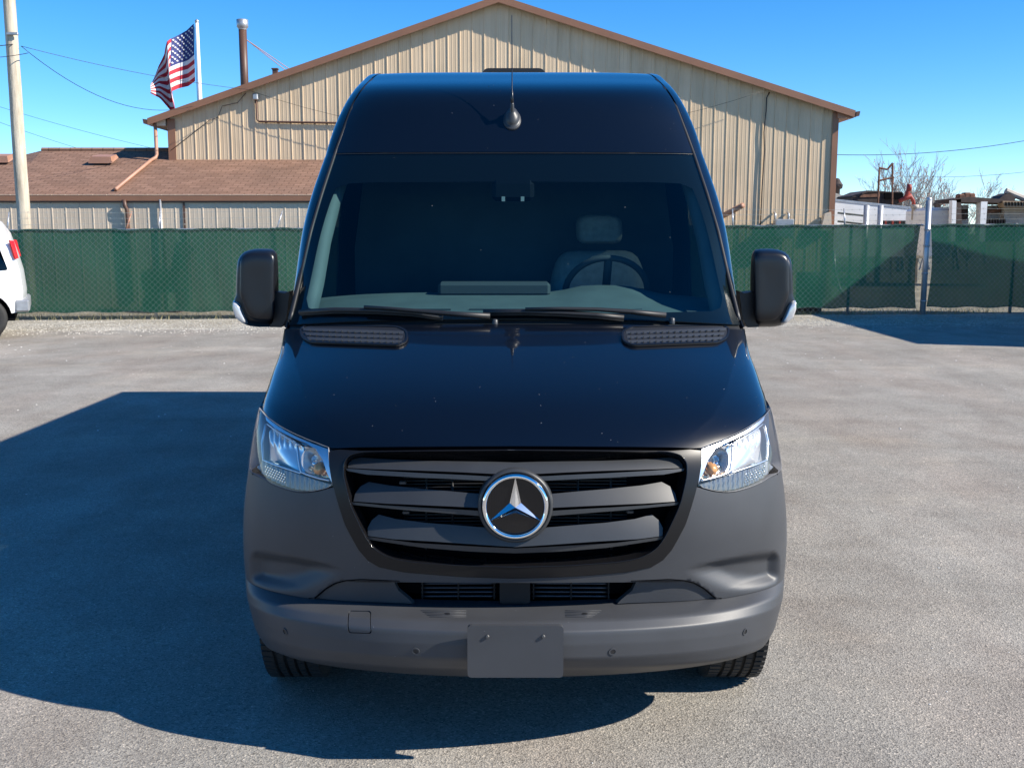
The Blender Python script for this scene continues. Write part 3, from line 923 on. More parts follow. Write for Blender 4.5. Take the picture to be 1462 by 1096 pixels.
# ------------------------------------------------------------------ things standing behind the fence
M["rust"] = mat("rusty_steel", (0.16, 0.075, 0.045), 0.8, var=.4, scale=5)
M["dk_rust"] = mat("dark_rusty_steel", (0.05, 0.035, 0.03), 0.8, var=.4, scale=5)
M["trailer"] = mat("dull_white_paint", (0.72, 0.73, 0.74), 0.5, var=.12, scale=1.2)
M["red"] = mat("faded_red_paint", (0.26, 0.03, 0.018), 0.55, var=.2, scale=4)
M["concrete"] = mat("pale_concrete", (0.42, 0.38, 0.33), 0.85, var=.15, scale=4)
# mixer drum with its chute, seen through the screen
mx = empty("mortar_mixer", (at(236, 420, 23.6).x, 23.6, 0), 0, "dark mortar mixer with a raised chute seen through the green screen", "mixer")
MB().bbox((-.45, -.3, .45), (.45, .3, .95), .08).build("tub", M["dk_rust"], mx)
MB().tube([(.25, 0, .9), (.5, 0, 1.5)], [.10, .22], 12).build("chute", M["dk_rust"], mx, True)
for s in (-.35, .35):
    MB().box((s-.04, -.25, 0), (s+.04, .25, .45)).build("leg", M["dk_rust"], mx)
MB().lathe([(.17, -.05), (.2, -.05), (.2, .05), (.17, .05)], Matrix.Translation((-.2, -.34, .2)) @ Matrix.Rotation(math.pi/2, 4, 'X'), 18).build("wheel", M["rubber"], mx, True)
# dark barrel behind the mirror at the right
br = MB().lathe([(.001, 0), (.29, 0), (.29, .30), (.305, .31), (.29, .32), (.29, .60), (.305, .61), (.29, .62), (.29, .88), (.27, .90), (.001, .89)], Matrix.Identity(4), 24).build("steel_drum", M["dk_rust"], None, True)
br.location = (at(1155, 420, 23.6).x, 23.6, 0); tag(br, "dark steel drum behind the green screen beside the gable wall", "drum")
tb = MB().tube([(0, 0, 1.35), (.04, 0, .9), (.18, 0, .45), (.32, -.05, .25)], .035, 8).build("hanging_hose", M["post"], None, True)
tb.location = (at(1188, 410, 25).x, 25.0, 0); tag(tb, "pale curved hose hanging behind the green screen", "hose")

# white box trailer
TY = 38.0
t0 = at(1150, 292, TY); t1 = at(1306, 300, TY)
tr_ = empty("box_trailer", (0, TY, 0), 0, "long white box trailer parked behind the fence next to the gable building", "trailer")
zt2 = at(1200, 287, TY).z; zt3 = at(1306, 299, TY).z
MB().prism([(t0.x, .9), (t1.x, .9), (t1.x, zt3), (t0.x, zt2+.1)], 0, 2.6).build("box", M["trailer"], tr_)
MB().prism([(t0.x, zt2+.1), (t1.x, zt3), (t1.x, zt3+.08), (t0.x, zt2+.18)], -.02, 2.6).build("top_rail", M["steel"], tr_)
for px in (1237, 1257, 1304, 1313):
    a = at(px, 300, TY-1.0)
    o = MB().tube([(0, 0, 0), (0, 0, at(px, 293 if px != 1304 else 305, TY-1).z)], .10 if px < 1300 else .07, 8).build("steel_bollard", M["post"] if px < 1310 else M["concrete"], None, True)
    o.location = (a.x, TY-1.0, 0)
    tag(o, {1237: "grey upright post in front of the white trailer, first from the gable building", 1257: "grey upright post in front of the white trailer, second from the gable building", 1304: "thin dark-grey upright post at the end of the white trailer", 1313: "pale upright post beside the tall fence end post"}[px], "post", "posts in front of the trailer")
for k in range(2):
    a = at(1196+k*0, 304+k*12, TY-.5); b_ = at(1233, 308+k*12, TY-.5)
    MB().tube([(a.x, -.5, a.z), (b_.x, -.5, b_.z)], .035, 6).build("side_bar", M["post_dark"], tr_)
for px in np.linspace(1262, 1302, 13):
    a = at(px, 318, TY-.1)
    MB().box((a.x-.05, -.06, a.z-.08), (a.x+.05, -.003, a.z+.08)).build("reflector_mark", M["red"] if int(px) % 2 else M["black"], tr_)
# cab-over truck in front of it, white, and a far white shed with a turbine vent
a = at(1308, 297, 36); b_ = at(1342, 340, 36)
ct = empty("truck_cab", ((a.x+b_.x)/2, 36, 0), 0, "white truck cab with twin dark stacks behind the tall fence post", "truck")
wv = (b_.x-a.x)/2
MB().bbox((-wv, -1, .9), (wv, 1, a.z), .1).build("cab", M["trailer"], ct)
for px, pt_ in ((1311, 292), (1344, 289)):
    q = at(px, pt_, 36)
    MB().lathe([(.10, a.z-.4), (.10, q.z-.12), (.14, q.z-.1), (.14, q.z), (.001, q.z)], Matrix.Translation((q.x-ct.location.x, .3, 0)), 10).build("stack", M["dk_rust"] if px > 1320 else M["concrete"], ct, True)
a = at(1196, 275, 60); 
sh_ = empty("far_shed", (a.x, 60, 0), 0, "far pale shed roof with a round vent beside the gable wall", "shed")
zr_ = at(1200, 272, 60).z
MB().prism([(-6, 0), (1.9, 0), (1.9, zr_-.75), (-.6, zr_), (-6, zr_-.2)], 0, 8).build("body", M["concrete"], sh_)
q = at(1203, 262, 60)
MB().lathe([(.18, zr_-.3), (.18, zr_+.1), (.30, zr_+.15), (.34, zr_+.35), (.22, zr_+.52), (.12, zr_+.7), (.001, zr_+.75)], Matrix.Translation((q.x-a.x, 1, 0)), 12).build("turbine_vent", M["dk_rust"], sh_, True)
# dark low-roofed machine body, red pump and tubular gantry behind the trailer
mc = empty("scrap_machine", (0, 41, 0), 0, "dark flat-topped scrap machine showing above the white trailer", "machine")
def P2(px, py, Y=41): p = at(px, py, Y); return (p.x, p.z)
MB().prism([P2(1218, 279), P2(1238, 273), P2(1288, 274), P2(1288, 310), P2(1218, 310)], 0, 2).build("hood", M["dk_rust"], mc)
MB().prism([P2(1216, 281), P2(1238, 272), P2(1262, 273), P2(1262, 275), P2(1238, 275), P2(1220, 282)], -.05, 2.05).build("top_plate", M["dk_rust"], mc)
MB().prism([P2(1230, 278), P2(1256, 276), P2(1256, 281), P2(1226, 282)], -.03, -.004).build("side_plate", M["rust"], mc)
MB().prism([P2(1262, 275), P2(1288, 275), P2(1290, 285), P2(1262, 284)], -.08, -.004).build("engine_box", M["void"], mc)
rdm = empty("red_pump", (0, 40.2, 0), 0, "faded red pump with a bent spout on top of the white trailer", "pump")
def P3(px, py): p = at(px, py, 40.2); return Vector((p.x, 0, p.z))
MB().tube([P3(1290, 286), P3(1296, 276), P3(1297, 269), P3(1300, 266)], [.06, .09, .06, .08], 10).build("spout", M["red"], rdm, True)
MB().tube([P3(1284, 287), P3(1300, 280), P3(1304, 287), P3(1305, 300)], [.07, .11, .07, .06], 10).build("casing", M["red"], rdm, True)
MB().lathe([(.001, -.06), (.13, -.06), (.13, .06), (.001, .06)], Matrix.Translation(P3(1298, 268)) @ Matrix.Rotation(math.pi/2, 4, 'Y'), 10).build("flange", M["red"], rdm, True)
gt = empty("pipe_gantry", (0, 40.6, 0), 0, "rusty pipe frame with a notched top standing above the scrap machine", "frame")
def P4(px, py): p = at(px, py, 40.6); return Vector((p.x, 0, p.z))
for a, b_ in (((1255.5, 276), (1255.5, 240)), ((1278.5, 276), (1274.5, 233)), ((1255.5, 240), (1267, 242)), ((1267, 242), (1274.5, 233)), ((1255.5, 258), (1276, 253))):
    A = P4(*a); Bv = P4(*b_)
    if a[1] == 276: A.z = 0
    MB().tube([A, Bv], .038, 8).build("pipe", M["rust"], gt)
# burnt-out flat truck frames further right
fr2 = empty("stripped_truck", (0, 34, 0), 0, "stripped rusty truck body with open sides behind the right-hand fence panel", "truck")
def P5(px, py): p = at(px, py, 34); return (p.x, p.z)
MB().prism([P5(1362, 284), P5(1385, 281), P5(1462, 287), P5(1520, 288), P5(1520, 293), P5(1400, 289), P5(1366, 289)], 0, 1.6).build("roof_frame", M["dk_rust"], fr2)
MB().prism([P5(1365, 285), P5(1372, 284), P5(1374, 345), P5(1364, 345)], 0, .3).build("corner_post", M["dk_rust"], fr2)
MB().prism([P5(1400, 288), P5(1409, 288), P5(1405, 345), P5(1397, 345)], -.05, .3).build("side_post", M["trailer"], fr2)
MB().prism([P5(1359, 286), P5(1365, 287), P5(1363, 345), P5(1357, 345)], -.04, .2).build("side_post", M["trailer"], fr2)
MB().prism([P5(1374, 292), P5(1398, 292), P5(1397, 345), P5(1374, 345)], .8, .9).build("side_panel", M["steel"], fr2)
MB().prism([P5(1376, 296), P5(1396, 296), P5(1396, 314), P5(1378, 314)], .72, .79).build("blind_plate", M["dk_rust"], fr2)
MB().prism([P5(1410, 293), P5(1442, 293), P5(1442, 345), P5(1408, 345)], .7, .8).build("side_panel", M["concrete"], fr2)
MB().prism([P5(1418, 300), P5(1440, 296), P5(1440, 303), P5(1420, 305)], .55, .69).build("blind_plate", M["rust"], fr2)
MB().prism([P5(1442, 292), P5(1530, 291), P5(1530, 345), P5(1442, 345)], .4, 1.4).build("tank_side", M["concrete"], fr2)
MB().prism([P5(1430, 287), P5(1530, 290), P5(1530, 297), P5(1432, 296)], -.1, .35).build("slotted_beam", mat("tan_beam", (.30, .21, .13), .7), fr2)
for i in range(14):
    px = 1433+i*4.4
    MB().prism([P5(px, 288.5), P5(px+1.6, 288.5), P5(px+1.8, 294), P5(px+.2, 294)], -.13, -.103).build("slot", M["void"], fr2)
MB().prism([P5(1426, 288), P5(1436, 279), P5(1446, 275), P5(1455, 282), P5(1452, 288)], .2, .9).build("engine_lump", M["dk_rust"], fr2)
MB().tube([Vector((P5(1442, 272)[0], .3, P5(1442, 272)[1])), Vector((P5(1475, 286)[0], .3, P5(1475, 286)[1]))], .10, 8).build("boom", M["concrete"], fr2)
for i in range(8):
    px = 1412+i*4
    MB().prism([P5(px, 312), P5(px+2, 312), P5(px+2, 322), P5(px, 322)], .3, .5).build("floor_stake", M["dk_rust"], fr2)
for px, py in ((1386, 278), (1378, 280), (1392, 279)):
    q = P5(px, py); MB().bbox((q[0]-.12, .2, q[1]-.14), (q[0]+.12, .5, q[1]+.08), .04).build("bracket", M["rust"], fr2)

# ------------------------------------------------------------------ bare trees
M["bark"] = mat("grey_bark", (0.30, 0.27, 0.25), 0.9, var=.2, scale=6)
M["dead_leaf"] = mat("dry_leaf", (0.30, 0.12, 0.05), 0.8, var=.4, scale=30)
M["green_leaf"] = mat("late_leaf", (0.26, 0.24, 0.08), 0.8, var=.3, scale=30)
def bare_tree(px, base_Y, py_top, spread, seed, nst, leaves, label, leafm="dead_leaf", twig=.0085):
    R = random.Random(seed)
    p = at(px, 300, base_Y); top = at(px, py_top, base_Y).z
    root = empty("bare_tree", (p.x, base_Y, 0), 0, label, "tree", "bare trees behind the fence")
    mb = MB(); lv = []
    def grow(pos, d, ln, r, dep):
        pts = [pos]; q = pos.copy(); dd = d.copy()
        for i in range(3):
            dd = (dd+Vector((R.gauss(0, .10), R.gauss(0, .10), R.gauss(.04, .05)))).normalized()
            q = q+dd*ln/3; pts.append(q.copy())
        mb.tube(pts, [r, r*.85, r*.7, r*.55], 4 if dep > 0 else 7, cap=False)
        if dep >= 5:
            if R.random() < leaves: lv.append(q)
            return
        for _ in range(R.choice((2, 3, 3)) if dep < 3 else R.choice((2, 3))):
            a = R.uniform(0, 6.28); s = R.uniform(.25, .65)
            nd = (dd+Vector((math.cos(a)*s, math.sin(a)*s, R.uniform(-.05, .35)))).normalized()
            grow(pts[R.choice((1, 2, 3, 3))], nd, ln*R.uniform(.6, .85), max(r*.6, twig), dep+1)
    for i in range(nst):
        a = R.uniform(0, 6.28); s = spread*R.uniform(.2, 1)
        h = top*R.uniform(.75, 1.05)
        grow(Vector((R.gauss(0, .2), R.gauss(0, .2), 0)), Vector((math.cos(a)*s, math.sin(a)*s, 1)).normalized(), h*.31, .05, 0)
    mb.build("branches", M["bark"], root, True)
    lm = MB()
    for q in lv:
        for _ in range(R.choice((1, 2))):
            c = q+Vector((R.gauss(0, .08), R.gauss(0, .08), R.gauss(0, .08))); s = R.uniform(.03, .065)
            u = Vector((R.gauss(0, 1), R.gauss(0, 1), R.gauss(0, 1))).normalized(); w = u.orthogonal().normalized()
            lm.add([c-u*s, c+w*s*.5, c+u*s, c-w*s*.5], [(0, 1, 2, 3)])
    if lm.v: tag(lm.build("leaves", M[leafm], root), kind="stuff")
bare_tree(1292, 48, 198, .42, 3, 9, .16, "large bare many-stemmed tree with a few dry leaves above the white trailer")
bare_tree(1322, 50, 205, .30, 11, 4, .10, "thin leaning bare tree just beside the largest bare tree", "green_leaf")
bare_tree(1376, 50, 238, .35, 5, 5, .30, "smaller bare tree with rusty leaves above the stripped truck")
bare_tree(1412, 60, 258, .3, 8, 3, .10, "faint small bare tree beyond the stripped truck")
bare_tree(1240, 62, 262, .5, 14, 4, .06, "low hazy bare tree between the gable wall and the pipe frame")
bare_tree(1345, 62, 262, .5, 15, 4, .05, "low hazy bare tree in the gap beyond the tall fence post")

# ------------------------------------------------------------------ white van at the left edge
wvn = empty("white_van", (0, 0, 0), 0, "white van with dark windows and a red tail lamp, only its rear end in view", "van")
wc = at(33.5, 430, 17.6)
wvn.location = (wc.x, wc.y, 0); wvn.rotation_euler = (0, 0, math.radians(24))
M["white"] = mat("white_paint", (0.78, 0.78, 0.78), 0.3, coat=.6, spec=.5)
M["tail"] = mat("red_tail_lamp", (0.50, 0.012, 0.02), 0.15, coat=.5)
# side outline in (x along the body, rear at 0, front at -5.4), z
zz = lambda py: at(20, py, 17.2).z
side = [(-.36, 1.97), (-.28, 1.93), (-.20, 1.78), (-.09, 1.40), (-.03, 1.15), (.0, .80), (-.02, .50), (-.10, .45), (-.17, .44)]
arch2 = [(-.62+.43*math.cos(a), .37+.43*math.sin(a)) for a in np.linspace(.15, math.pi-.15, 14)]
arch1 = [(-4.25+.43*math.cos(a), .37+.43*math.sin(a)) for a in np.linspace(.15, math.pi-.15, 14)]
side = side+arch2+[(-1.2, .36), (-3.7, .36)]+arch1+[(-5.0, .42), (-5.3, .60), (-5.25, 1.0), (-4.4, 1.18), (-3.55, 1.93), (-2.0, 2.0)]
win2 = round_poly([(-.40, 1.15), (-.20, 1.16), (-.36, 1.70), (-.52, 1.78), (-1.3, 1.80), (-1.3, 1.14)], .05, 3)
win3 = round_poly([(-1.4, 1.14), (-2.7, 1.14), (-2.7, 1.80), (-1.4, 1.80)], .05, 3)
Wd = .97
def wx(z): return Wd-.14*max(0, (z-1.05)/.95)**1.6-.05*max(0, (.75-z)/.4)
for s in (-1, 1):
    W, T = cdt_fill([side, win2, win3], .12)
    P = [(x, s*wx(z)+ (-s*.10*max(0, 1+x/.25)**2 if x > -.25 else 0), z) for x, z in W]
    mk("side_panel", [(x, y+Wd, z) for x, y, z in P], [tuple(int(i) for i in (f if s < 0 else f[::-1])) for f in T], M["white"], wvn, True)
    for wn_ in (win2, win3):
        W, T = cdt_fill([wn_], .2)
        mk("side_window", [(x, s*(wx(z)-.012)+Wd, z) for x, z in W], [tuple(int(i) for i in (f if s < 0 else f[::-1])) for f in T], M["dark_glass"], wvn, True)
# closing skin over roof, rear and bonnet
loop = side[-1:]+side[:10]
V = []; F = []
prof_ = [side[-4], side[-3], side[-2], side[-1]]+side[:9]
for i, (x, z) in enumerate(prof_):
    w = wx(z)-(.10*max(0, 1+x/.25)**2 if x > -.25 else 0)
    for k in np.linspace(-1, 1, 9):
        V.append((x-.0+(.05*(1-k*k) if x > -.4 and z < 1.9 else 0), Wd+k*w, z+(.05*(1-k*k) if z > 1.85 else 0)))
for i in range(len(prof_)-1):
    for k in range(8): F.append((i*9+k, i*9+k+1, (i+1)*9+k+1, (i+1)*9+k))
mk("body_shell", V, F, M["white"], wvn, True)
MB().box((-5.1, .15, .30), (-.15, 2*Wd-.15, .5)).build("underbody", M["void"], wvn)
MB().bbox((-.14, .02, .45), (.09, 2*Wd-.02, .66), .03).build("rear_bumper", M["steel"], wvn)
for s in (0, 1):
    y = .045 if s == 0 else 2*Wd-.045
    MB().add([(-.150, y-.045, 1.66), (-.085, y+.03, 1.65), (-.030, y+.05, 1.36), (-.075, y-.03, 1.35), (-.165, y-.03, 1.66), (-.100, y-.02, 1.35)],
             [(0, 3, 2, 1), (0, 4, 5, 3)]).build("tail_lamp", M["tail"], wvn)
for x in (-.62, -4.25):
    for y in (.12, 2*Wd-.12):
        w = empty("wheel", (x, y, .36)); w.parent = wvn
        s = -1 if y < 1 else 1
        MX = Matrix.Rotation(-math.pi/2*s, 4, 'X')
        MB().lathe([(.21, -.10), (.30, -.115), (.345, -.095), (.36, -.06), (.36, .06), (.345, .095), (.30, .115), (.215, .10)], MX, 36).build("tyre", M["rubber"], w, True)
        MB().lathe([(.22, .10), (.20, .07), (.14, .06), (.10, .10), (.05, .115), (.001, .115)], MX, 30).build("rim", mat("cream_wheel", (.62, .58, .42), .4, .2), w, True)

# ------------------------------------------------------------------ unseen shed-shaped block, added to shade the far corner of the yard
shd = empty("unseen_shade_shed", (0, 0, 0), 0, "unseen shed-shaped block beside the fence end, added to cast the asphalt corner shadow", "shed")
H_ = 4.0; XE = 6.6+1.36*H_; X2 = XE+11
MB().box((XE, 15.03, 0), (XE+.06, 21.77, H_-.02)).build("side_wall", M["tan_dull"], shd)
MB().box((X2-.06, 15.03, 0), (X2, 21.77, H_-.02)).build("side_wall", M["tan_dull"], shd)
MB().box((XE, 15.0, 0), (X2, 15.03, H_-.02)).build("front_wall", M["tan_dull"], shd)
MB().box((XE, 21.77, 0), (X2, 21.8, H_-.02)).build("back_wall", M["tan_dull"], shd)
MB().box((XE-.01, 14.99, H_-.02), (X2+.01, 21.81, H_+.04)).build("roof", M["brown"], shd)
MB().box((XE-.03, 17.2, 0), (XE-.004, 19.8, 2.9)).build("roller_door", M["trailer"], shd)
# ------------------------------------------------------------------ the van's body surfaces
XV, D0, VLEN = 0.011, 3.22, 7.4          # van axis, distance of its nose from the camera, length
AX = 735.0                               # photograph column of the van's axis

def van_px(x, v, z):
    Y = v + D0; dz = z - CAM_H
    dep = Y*CP - dz*SP
    up = Y*SP + dz*CP
    return AX + FPX*x/dep, 548.0 - FPX*up/dep

def vz(py, v):
    yv = (548.0-py)/FPX
    return CAM_H + (-SP+yv*CP)/(CP+yv*SP)*(D0+v)

def row(pc, v0, pe, ye, v1, n=2.0, m=2.0):
    """a cross row: centre seen at height pc and depth v0; flank pe px off the axis at height ye and depth v1"""
    z0 = vz(pc, v0)
    yv = (548.0-ye)/FPX
    k = (D0+v1)/(CP+yv*SP)
    return (v0, z0, pe/FPX*k, v1, vz(ye, v1), n, m)

class Surf:
    def __init__(s, rows, curved=True, seen=None):
        s.seen = seen
        s.R = np.array(rows, float)
        d = np.sqrt(np.diff(s.R[:, 0])**2+np.diff(s.R[:, 1])**2)
        e = np.sqrt(np.diff(s.R[:, 3])**2+np.diff(s.R[:, 4])**2)
        s.t = np.r_[0, np.cumsum(np.maximum(0.5*(d+e), 0.01))]
        s.T = s.t[-1]
        s.curved = curved
        if curved:
            n = len(s.t); h = np.diff(s.t)
            A = np.zeros((n, n)); B = np.zeros((n, s.R.shape[1]))
            A[0, 0] = A[-1, -1] = 1
            for i in range(1, n-1):
                A[i, i-1] = h[i-1]; A[i, i] = 2*(h[i-1]+h[i]); A[i, i+1] = h[i]
                B[i] = 6*((s.R[i+1]-s.R[i])/h[i]-(s.R[i]-s.R[i-1])/h[i-1])
            s.M2 = np.linalg.solve(A, B)
        s.build_inv()
    def par(s, t):
        t = np.clip(np.asarray(t, float), 0, s.T)
        i = np.clip(np.searchsorted(s.t, t, side='right')-1, 0, len(s.t)-2)
        h = s.t[i+1]-s.t[i]; a = ((s.t[i+1]-t)/h)[..., None]; b = ((t-s.t[i])/h)[..., None]
        p = a*s.R[i]+b*s.R[i+1]
        if s.curved:
            hh = (h*h/6)[..., None]
            p = p+((a**3-a)*s.M2[i]+(b**3-b)*s.M2[i+1])*hh
        return p
    def P(s, phi, t):
        """phi in -1..1 (axis to flank), t metres along the profile -> local x, v, z"""
        q = s.par(t)
        ang = np.clip(np.abs(phi), 0, 1)*math.pi/2
        u = np.sin(ang)
        n = np.maximum(q[..., 5], 1.2); m = np.maximum(q[..., 6], 1.0)
        x = np.sign(phi)*q[..., 2]*u
        v = q[..., 0]+(q[..., 3]-q[..., 0])*(1-np.power(np.maximum(1-u**n, 0), 1/n))
        z = q[..., 1]+(q[..., 4]-q[..., 1])*u**m
        return np.stack([x, v, z], -1)
    def N(s, phi, t, e=2e-3):
        p0 = np.clip(phi-e, -0.9995, 0.9995); p1 = np.clip(phi+e, -0.9995, 0.9995)
        t0 = np.clip(t-e, 0, s.T); t1 = np.clip(t+e, 0, s.T)
        pc = np.clip(phi, -0.999, 0.999)
        du = s.P(p1, t)-s.P(p0, t); dt = s.P(pc, t1)-s.P(pc, t0)
        n = np.cross(du, dt)
        return n/np.maximum(np.linalg.norm(n, axis=-1, keepdims=True), 1e-12)
    def build_inv(s):
        a, t = np.meshgrid(np.linspace(0, 1, 161), np.linspace(0, s.T if s.seen is None else s.t[s.seen], 241))
        s.ga = a.ravel(); s.gt = t.ravel()
        p = s.P(s.ga, s.gt)
        s.gp = np.stack(van_px(p[:, 0], p[:, 1], p[:, 2]), -1)
    def inv(s, px, py):
        tgt = np.array([AX+abs(px-AX), py])
        i = np.argmin(((s.gp-tgt)**2).sum(1))
        a, t = s.ga[i], s.gt[i]
        f = lambda a_, t_: np.array(van_px(*s.P(np.array(a_), np.array(t_))))
        for _ in range(8):
            e = 1e-3
            c = f(a, t)
            a2 = a+e if a < 0.99 else a-e; t2 = t+e if t < s.T-0.01 else t-e
            J = np.column_stack([(f(a2, t)-c)/(a2-a), (f(a, t2)-c)/(t2-t)])
            try: d = np.linalg.solve(J, tgt-c)
            except np.linalg.LinAlgError: break
            d = np.clip(d, -0.05, 0.05)
            a = min(max(a+d[0], 0), 1); t = min(max(t+d[1], 0), s.T)
        return (a if px >= AX else -a, t)
    def pts(s, L):
        return [s.inv(*p) for p in L]
    def spot(s, px, py, off=0.0):
        a, t = s.inv(px, py)
        a = np.array(a); t = np.array(t)
        return Vector(s.P(a, t)+s.N(a, t)*off)

ASC = 1.35                                # metres per unit of phi, so the triangles stay even

def both(right):
    """a right-hand half outline (axis to axis) closed with its mirror image"""
    L = [(-a, t) for a, t in right[::-1]]
    return [p for i, p in enumerate(right+L)]

def panel(name, S, rings, mats, parent, step=0.02, off=0.0, disp=None, flange=0.0, creases=(), wall=None):
    """a sheet lying on body surface S inside the outline rings (first outer, then holes), turned in by `flange` at its edges"""
    sc = np.array([ASC, 1.0])
    W, T = cdt_fill([np.array(r)*sc for r in rings], step, [np.array(c)*sc for c in creases])
    a = W[:, 0]/ASC; t = W[:, 1]
    def F(a, t):
        a = np.clip(a, -1, 1); t = np.clip(t, 0, S.T)
        p = S.P(a, t); n = S.N(a, t); o = np.full(a.shape, off)
        if disp is not None:
            px, py = van_px(*np.moveaxis(p, -1, 0))
            o = o+disp(np.abs(px-AX), py, p)
        return p+n*o[..., None]
    P = F(a, t)
    if disp is None: Nn = S.N(a, t)
    else:
        e = 2.5e-3
        ac = np.clip(a, -0.997, 0.997); tc = np.clip(t, e, S.T-e)
        Nn = np.cross(F(ac+e, tc)-F(ac-e, tc), F(ac, tc+e)-F(ac, tc-e))
        Nn = Nn/np.maximum(np.linalg.norm(Nn, axis=1, keepdims=True), 1e-12)
    V = list(P); Nl = list(Nn); Fc = [tuple(int(i) for i in f) for f in T]; fm = [0]*len(Fc)
    if flange:
        cnt = {}
        for f in Fc:
            for i in range(3):
                k = (f[i], f[(i+1) % 3]); cnt[k] = 1
        for (i, j) in list(cnt):
            if (j, i) in cnt: continue
            e = P[j]-P[i]; nn = np.cross(e, Nn[i]); L = np.linalg.norm(nn)
            if L < 1e-9: continue
            nn = nn/L
            b = len(V)
            V += [P[i], P[j], P[j]-Nn[j]*flange, P[i]-Nn[i]*flange]; Nl += [nn]*4
            Fc.append((b+1, b, b+3, b+2)); fm.append(1 if wall is not None else 0)
    ms = [mats] if wall is None else [mats, wall]
    return mk(name, V, Fc, ms, parent, True, fm, Nl)

def softpoly(poly, widths):
    """0..1 mask of a convex polygon in photo pixels off the axis, soft over widths[i] px at edge i"""
    P = np.array(poly, float)-np.array([AX, 0]); n = len(P)
    area = sum(P[i][0]*P[(i+1) % n][1]-P[(i+1) % n][0]*P[i][1] for i in range(n))
    def f(px, py):
        r = np.ones_like(px)
        for i in range(n):
            e = P[(i+1) % n]-P[i]; L = np.linalg.norm(e)
            d = ((px-P[i][0])*(-e[1])+(py-P[i][1])*e[0])/L
            if area < 0: d = -d
            r = r*sstep(d/widths[i])
        return r
    return f

# profile rows, bottom to top
rows_bumper = [row(966, .14, 350, 912, .50), row(956, .040, 357, 906, .485), row(953, .030, 359, 903, .485), row(944, .008, 367, 887, .512), row(940, .002, 369, 882, .517),
               row(920, .0, 374, 862, .525), row(904, .004, 378.5, 845, .533), row(900.5, .008, 379.2, 842, .5345), row(889.5, .036, 380.6, 832, .539), row(886, .052, 381, 829, .541), row(879, .100, 382, 823, .546), row(871, .150, 382.5, 817, .55)]
rows_front = [row(871, .145, 382.5, 817, .55), row(830, .13, 385, 786, .555), row(760, .10, 385, 735, .56), row(690, .105, 381, 690, .57),
              row(650, .135, 374, 640, .58), row(628, .19, 366, 598, .62, 2.1), row(580, .33, 352, 551, .80, 2.2, 2.4), row(540, .50, 343, 525, .95, 2.3, 2.6),
              row(500, .73, 333, 500, 1.1, 2.5, 2.8), row(462, 1.0, 326.5, 468, 1.27, 2.6, 3.0)]
r_g0 = row(447, 1.06, 321.5, 455, 1.34, 2.6, 3)
r_g2 = row(218.5, 1.87, 267, 222, 2.08, 2.6, 3)
rows_glass = [row(462, 1.015, 325.5, 466, 1.285, 2.6, 3), r_g0, row(331, 1.47, 300, 331, 1.72, 2.6, 3), r_g2]
zr = 2.70
rows_roof = [r_g2, row(176, 1.98, 257, 189, 2.18, 2.6, 3), row(135, 2.11, 236, 146, 2.37, 2.8, 3), row(127, 2.17, 229, 136, 2.44, 2.9, 3.4), row(113, 2.45, 216, 119.5, 2.62, 3, 4), row(103.5, 2.85, 201, 108, 2.92, 3, 5),
             (3.3, zr, 0.80, 3.35, zr-0.035, 3, 5), (5.0, zr, 0.80, 5.0, zr-0.035, 3, 5), (VLEN-0.12, zr-.01, 0.80, VLEN-0.12, zr-0.045, 3, 5)]
_r = list(rows_bumper[-1]); _r[0] += .085; _r[1] += .003; _r[3] += .012; _r[4] += .002
rows_bumper.append(tuple(_r))
S_bump = Surf(rows_bumper, False); S_front = Surf(rows_front); S_glass = Surf(rows_glass); S_roof = Surf(rows_roof, True, 5)

van = empty("parked_van", (XV, D0, 0), 0, "black high roof van parked facing the camera, round star emblem in its grille", "van")
def B(L, S): return S.pts(L)

# ---- hood
hl_top = [(1001, 638.8), (1017.5, 632.5), (1040, 623.5), (1062, 613), (1082, 600), (1096, 587)]
hl_top_d = B(hl_top, S_front)
PH_O = 0.93                              # outer edge of the headlight
t_hl = hl_top_d[-1][1]
hood_low = B([(735, 636.5), (800, 636.8), (900, 637.5), (955, 638.2), (990, 639.5)], S_front)
hood_low[0] = (0.0, hood_low[0][1])
hl_top_d = [p for p in hl_top_d if p[0] < PH_O-0.01]+[(PH_O, t_hl+0.005)]
hood_r = hood_low+hl_top_d+[(1.0, t_hl+0.03), (1.0, S_front.T-0.004), (0.0, S_front.T-0.004)]
crease = [(1056, 470), (1048, 520), (1036, 560), (1016, 595), (985, 622), (940, 634)]
crx = np.array([c[1] for c in crease]); cry = np.array([c[0]-AX for c in crease])
def hood_disp(px, py, p):
    e = np.interp(py, crx, cry)
    d = np.maximum(px-e, 0)*0.0027; w = 0.09
    return -0.11*w*(1-np.exp(-d/w))*sstep((py-470)/45)*sstep((630-py)/50)
cr_d = []
for k in (-3, 0, 3):
    cr_d.append(B([(x+k, y) for x, y in crease[1:-1]], S_front))
creases = cr_d+[[(-a, t) for a, t in c] for c in cr_d]
panel("hood", S_front, [both(hood_r)], M["paint"], van, 0.022, 0, hood_disp, 0.02, creases)

# ---- grille frame outlines
fr_out = [(735, 642.5), (955, 644), (984, 642), (999, 643.5), (1000, 664), (993, 697), (977, 749), (958, 784), (945, 799), (930, 808), (894, 815.5), (812, 822), (735, 824.5)]
fr_in = [(735, 643.6), (953, 645.2), (971, 650), (979, 660), (979.5, 678), (970.5, 719), (949, 765), (937, 782), (915, 795), (883, 801), (812, 806), (735, 808)]
fo = B(fr_out, S_front); fi = B(fr_in[:1]+round_poly(fr_in, 14, 3)[4:-4]+fr_in[-1:], S_front)
fo[0] = (0, fo[0][1]); fo[-1] = (0, fo[-1][1]); fi[0] = (0, fi[0][1]); fi[-1] = (0, fi[-1][1])

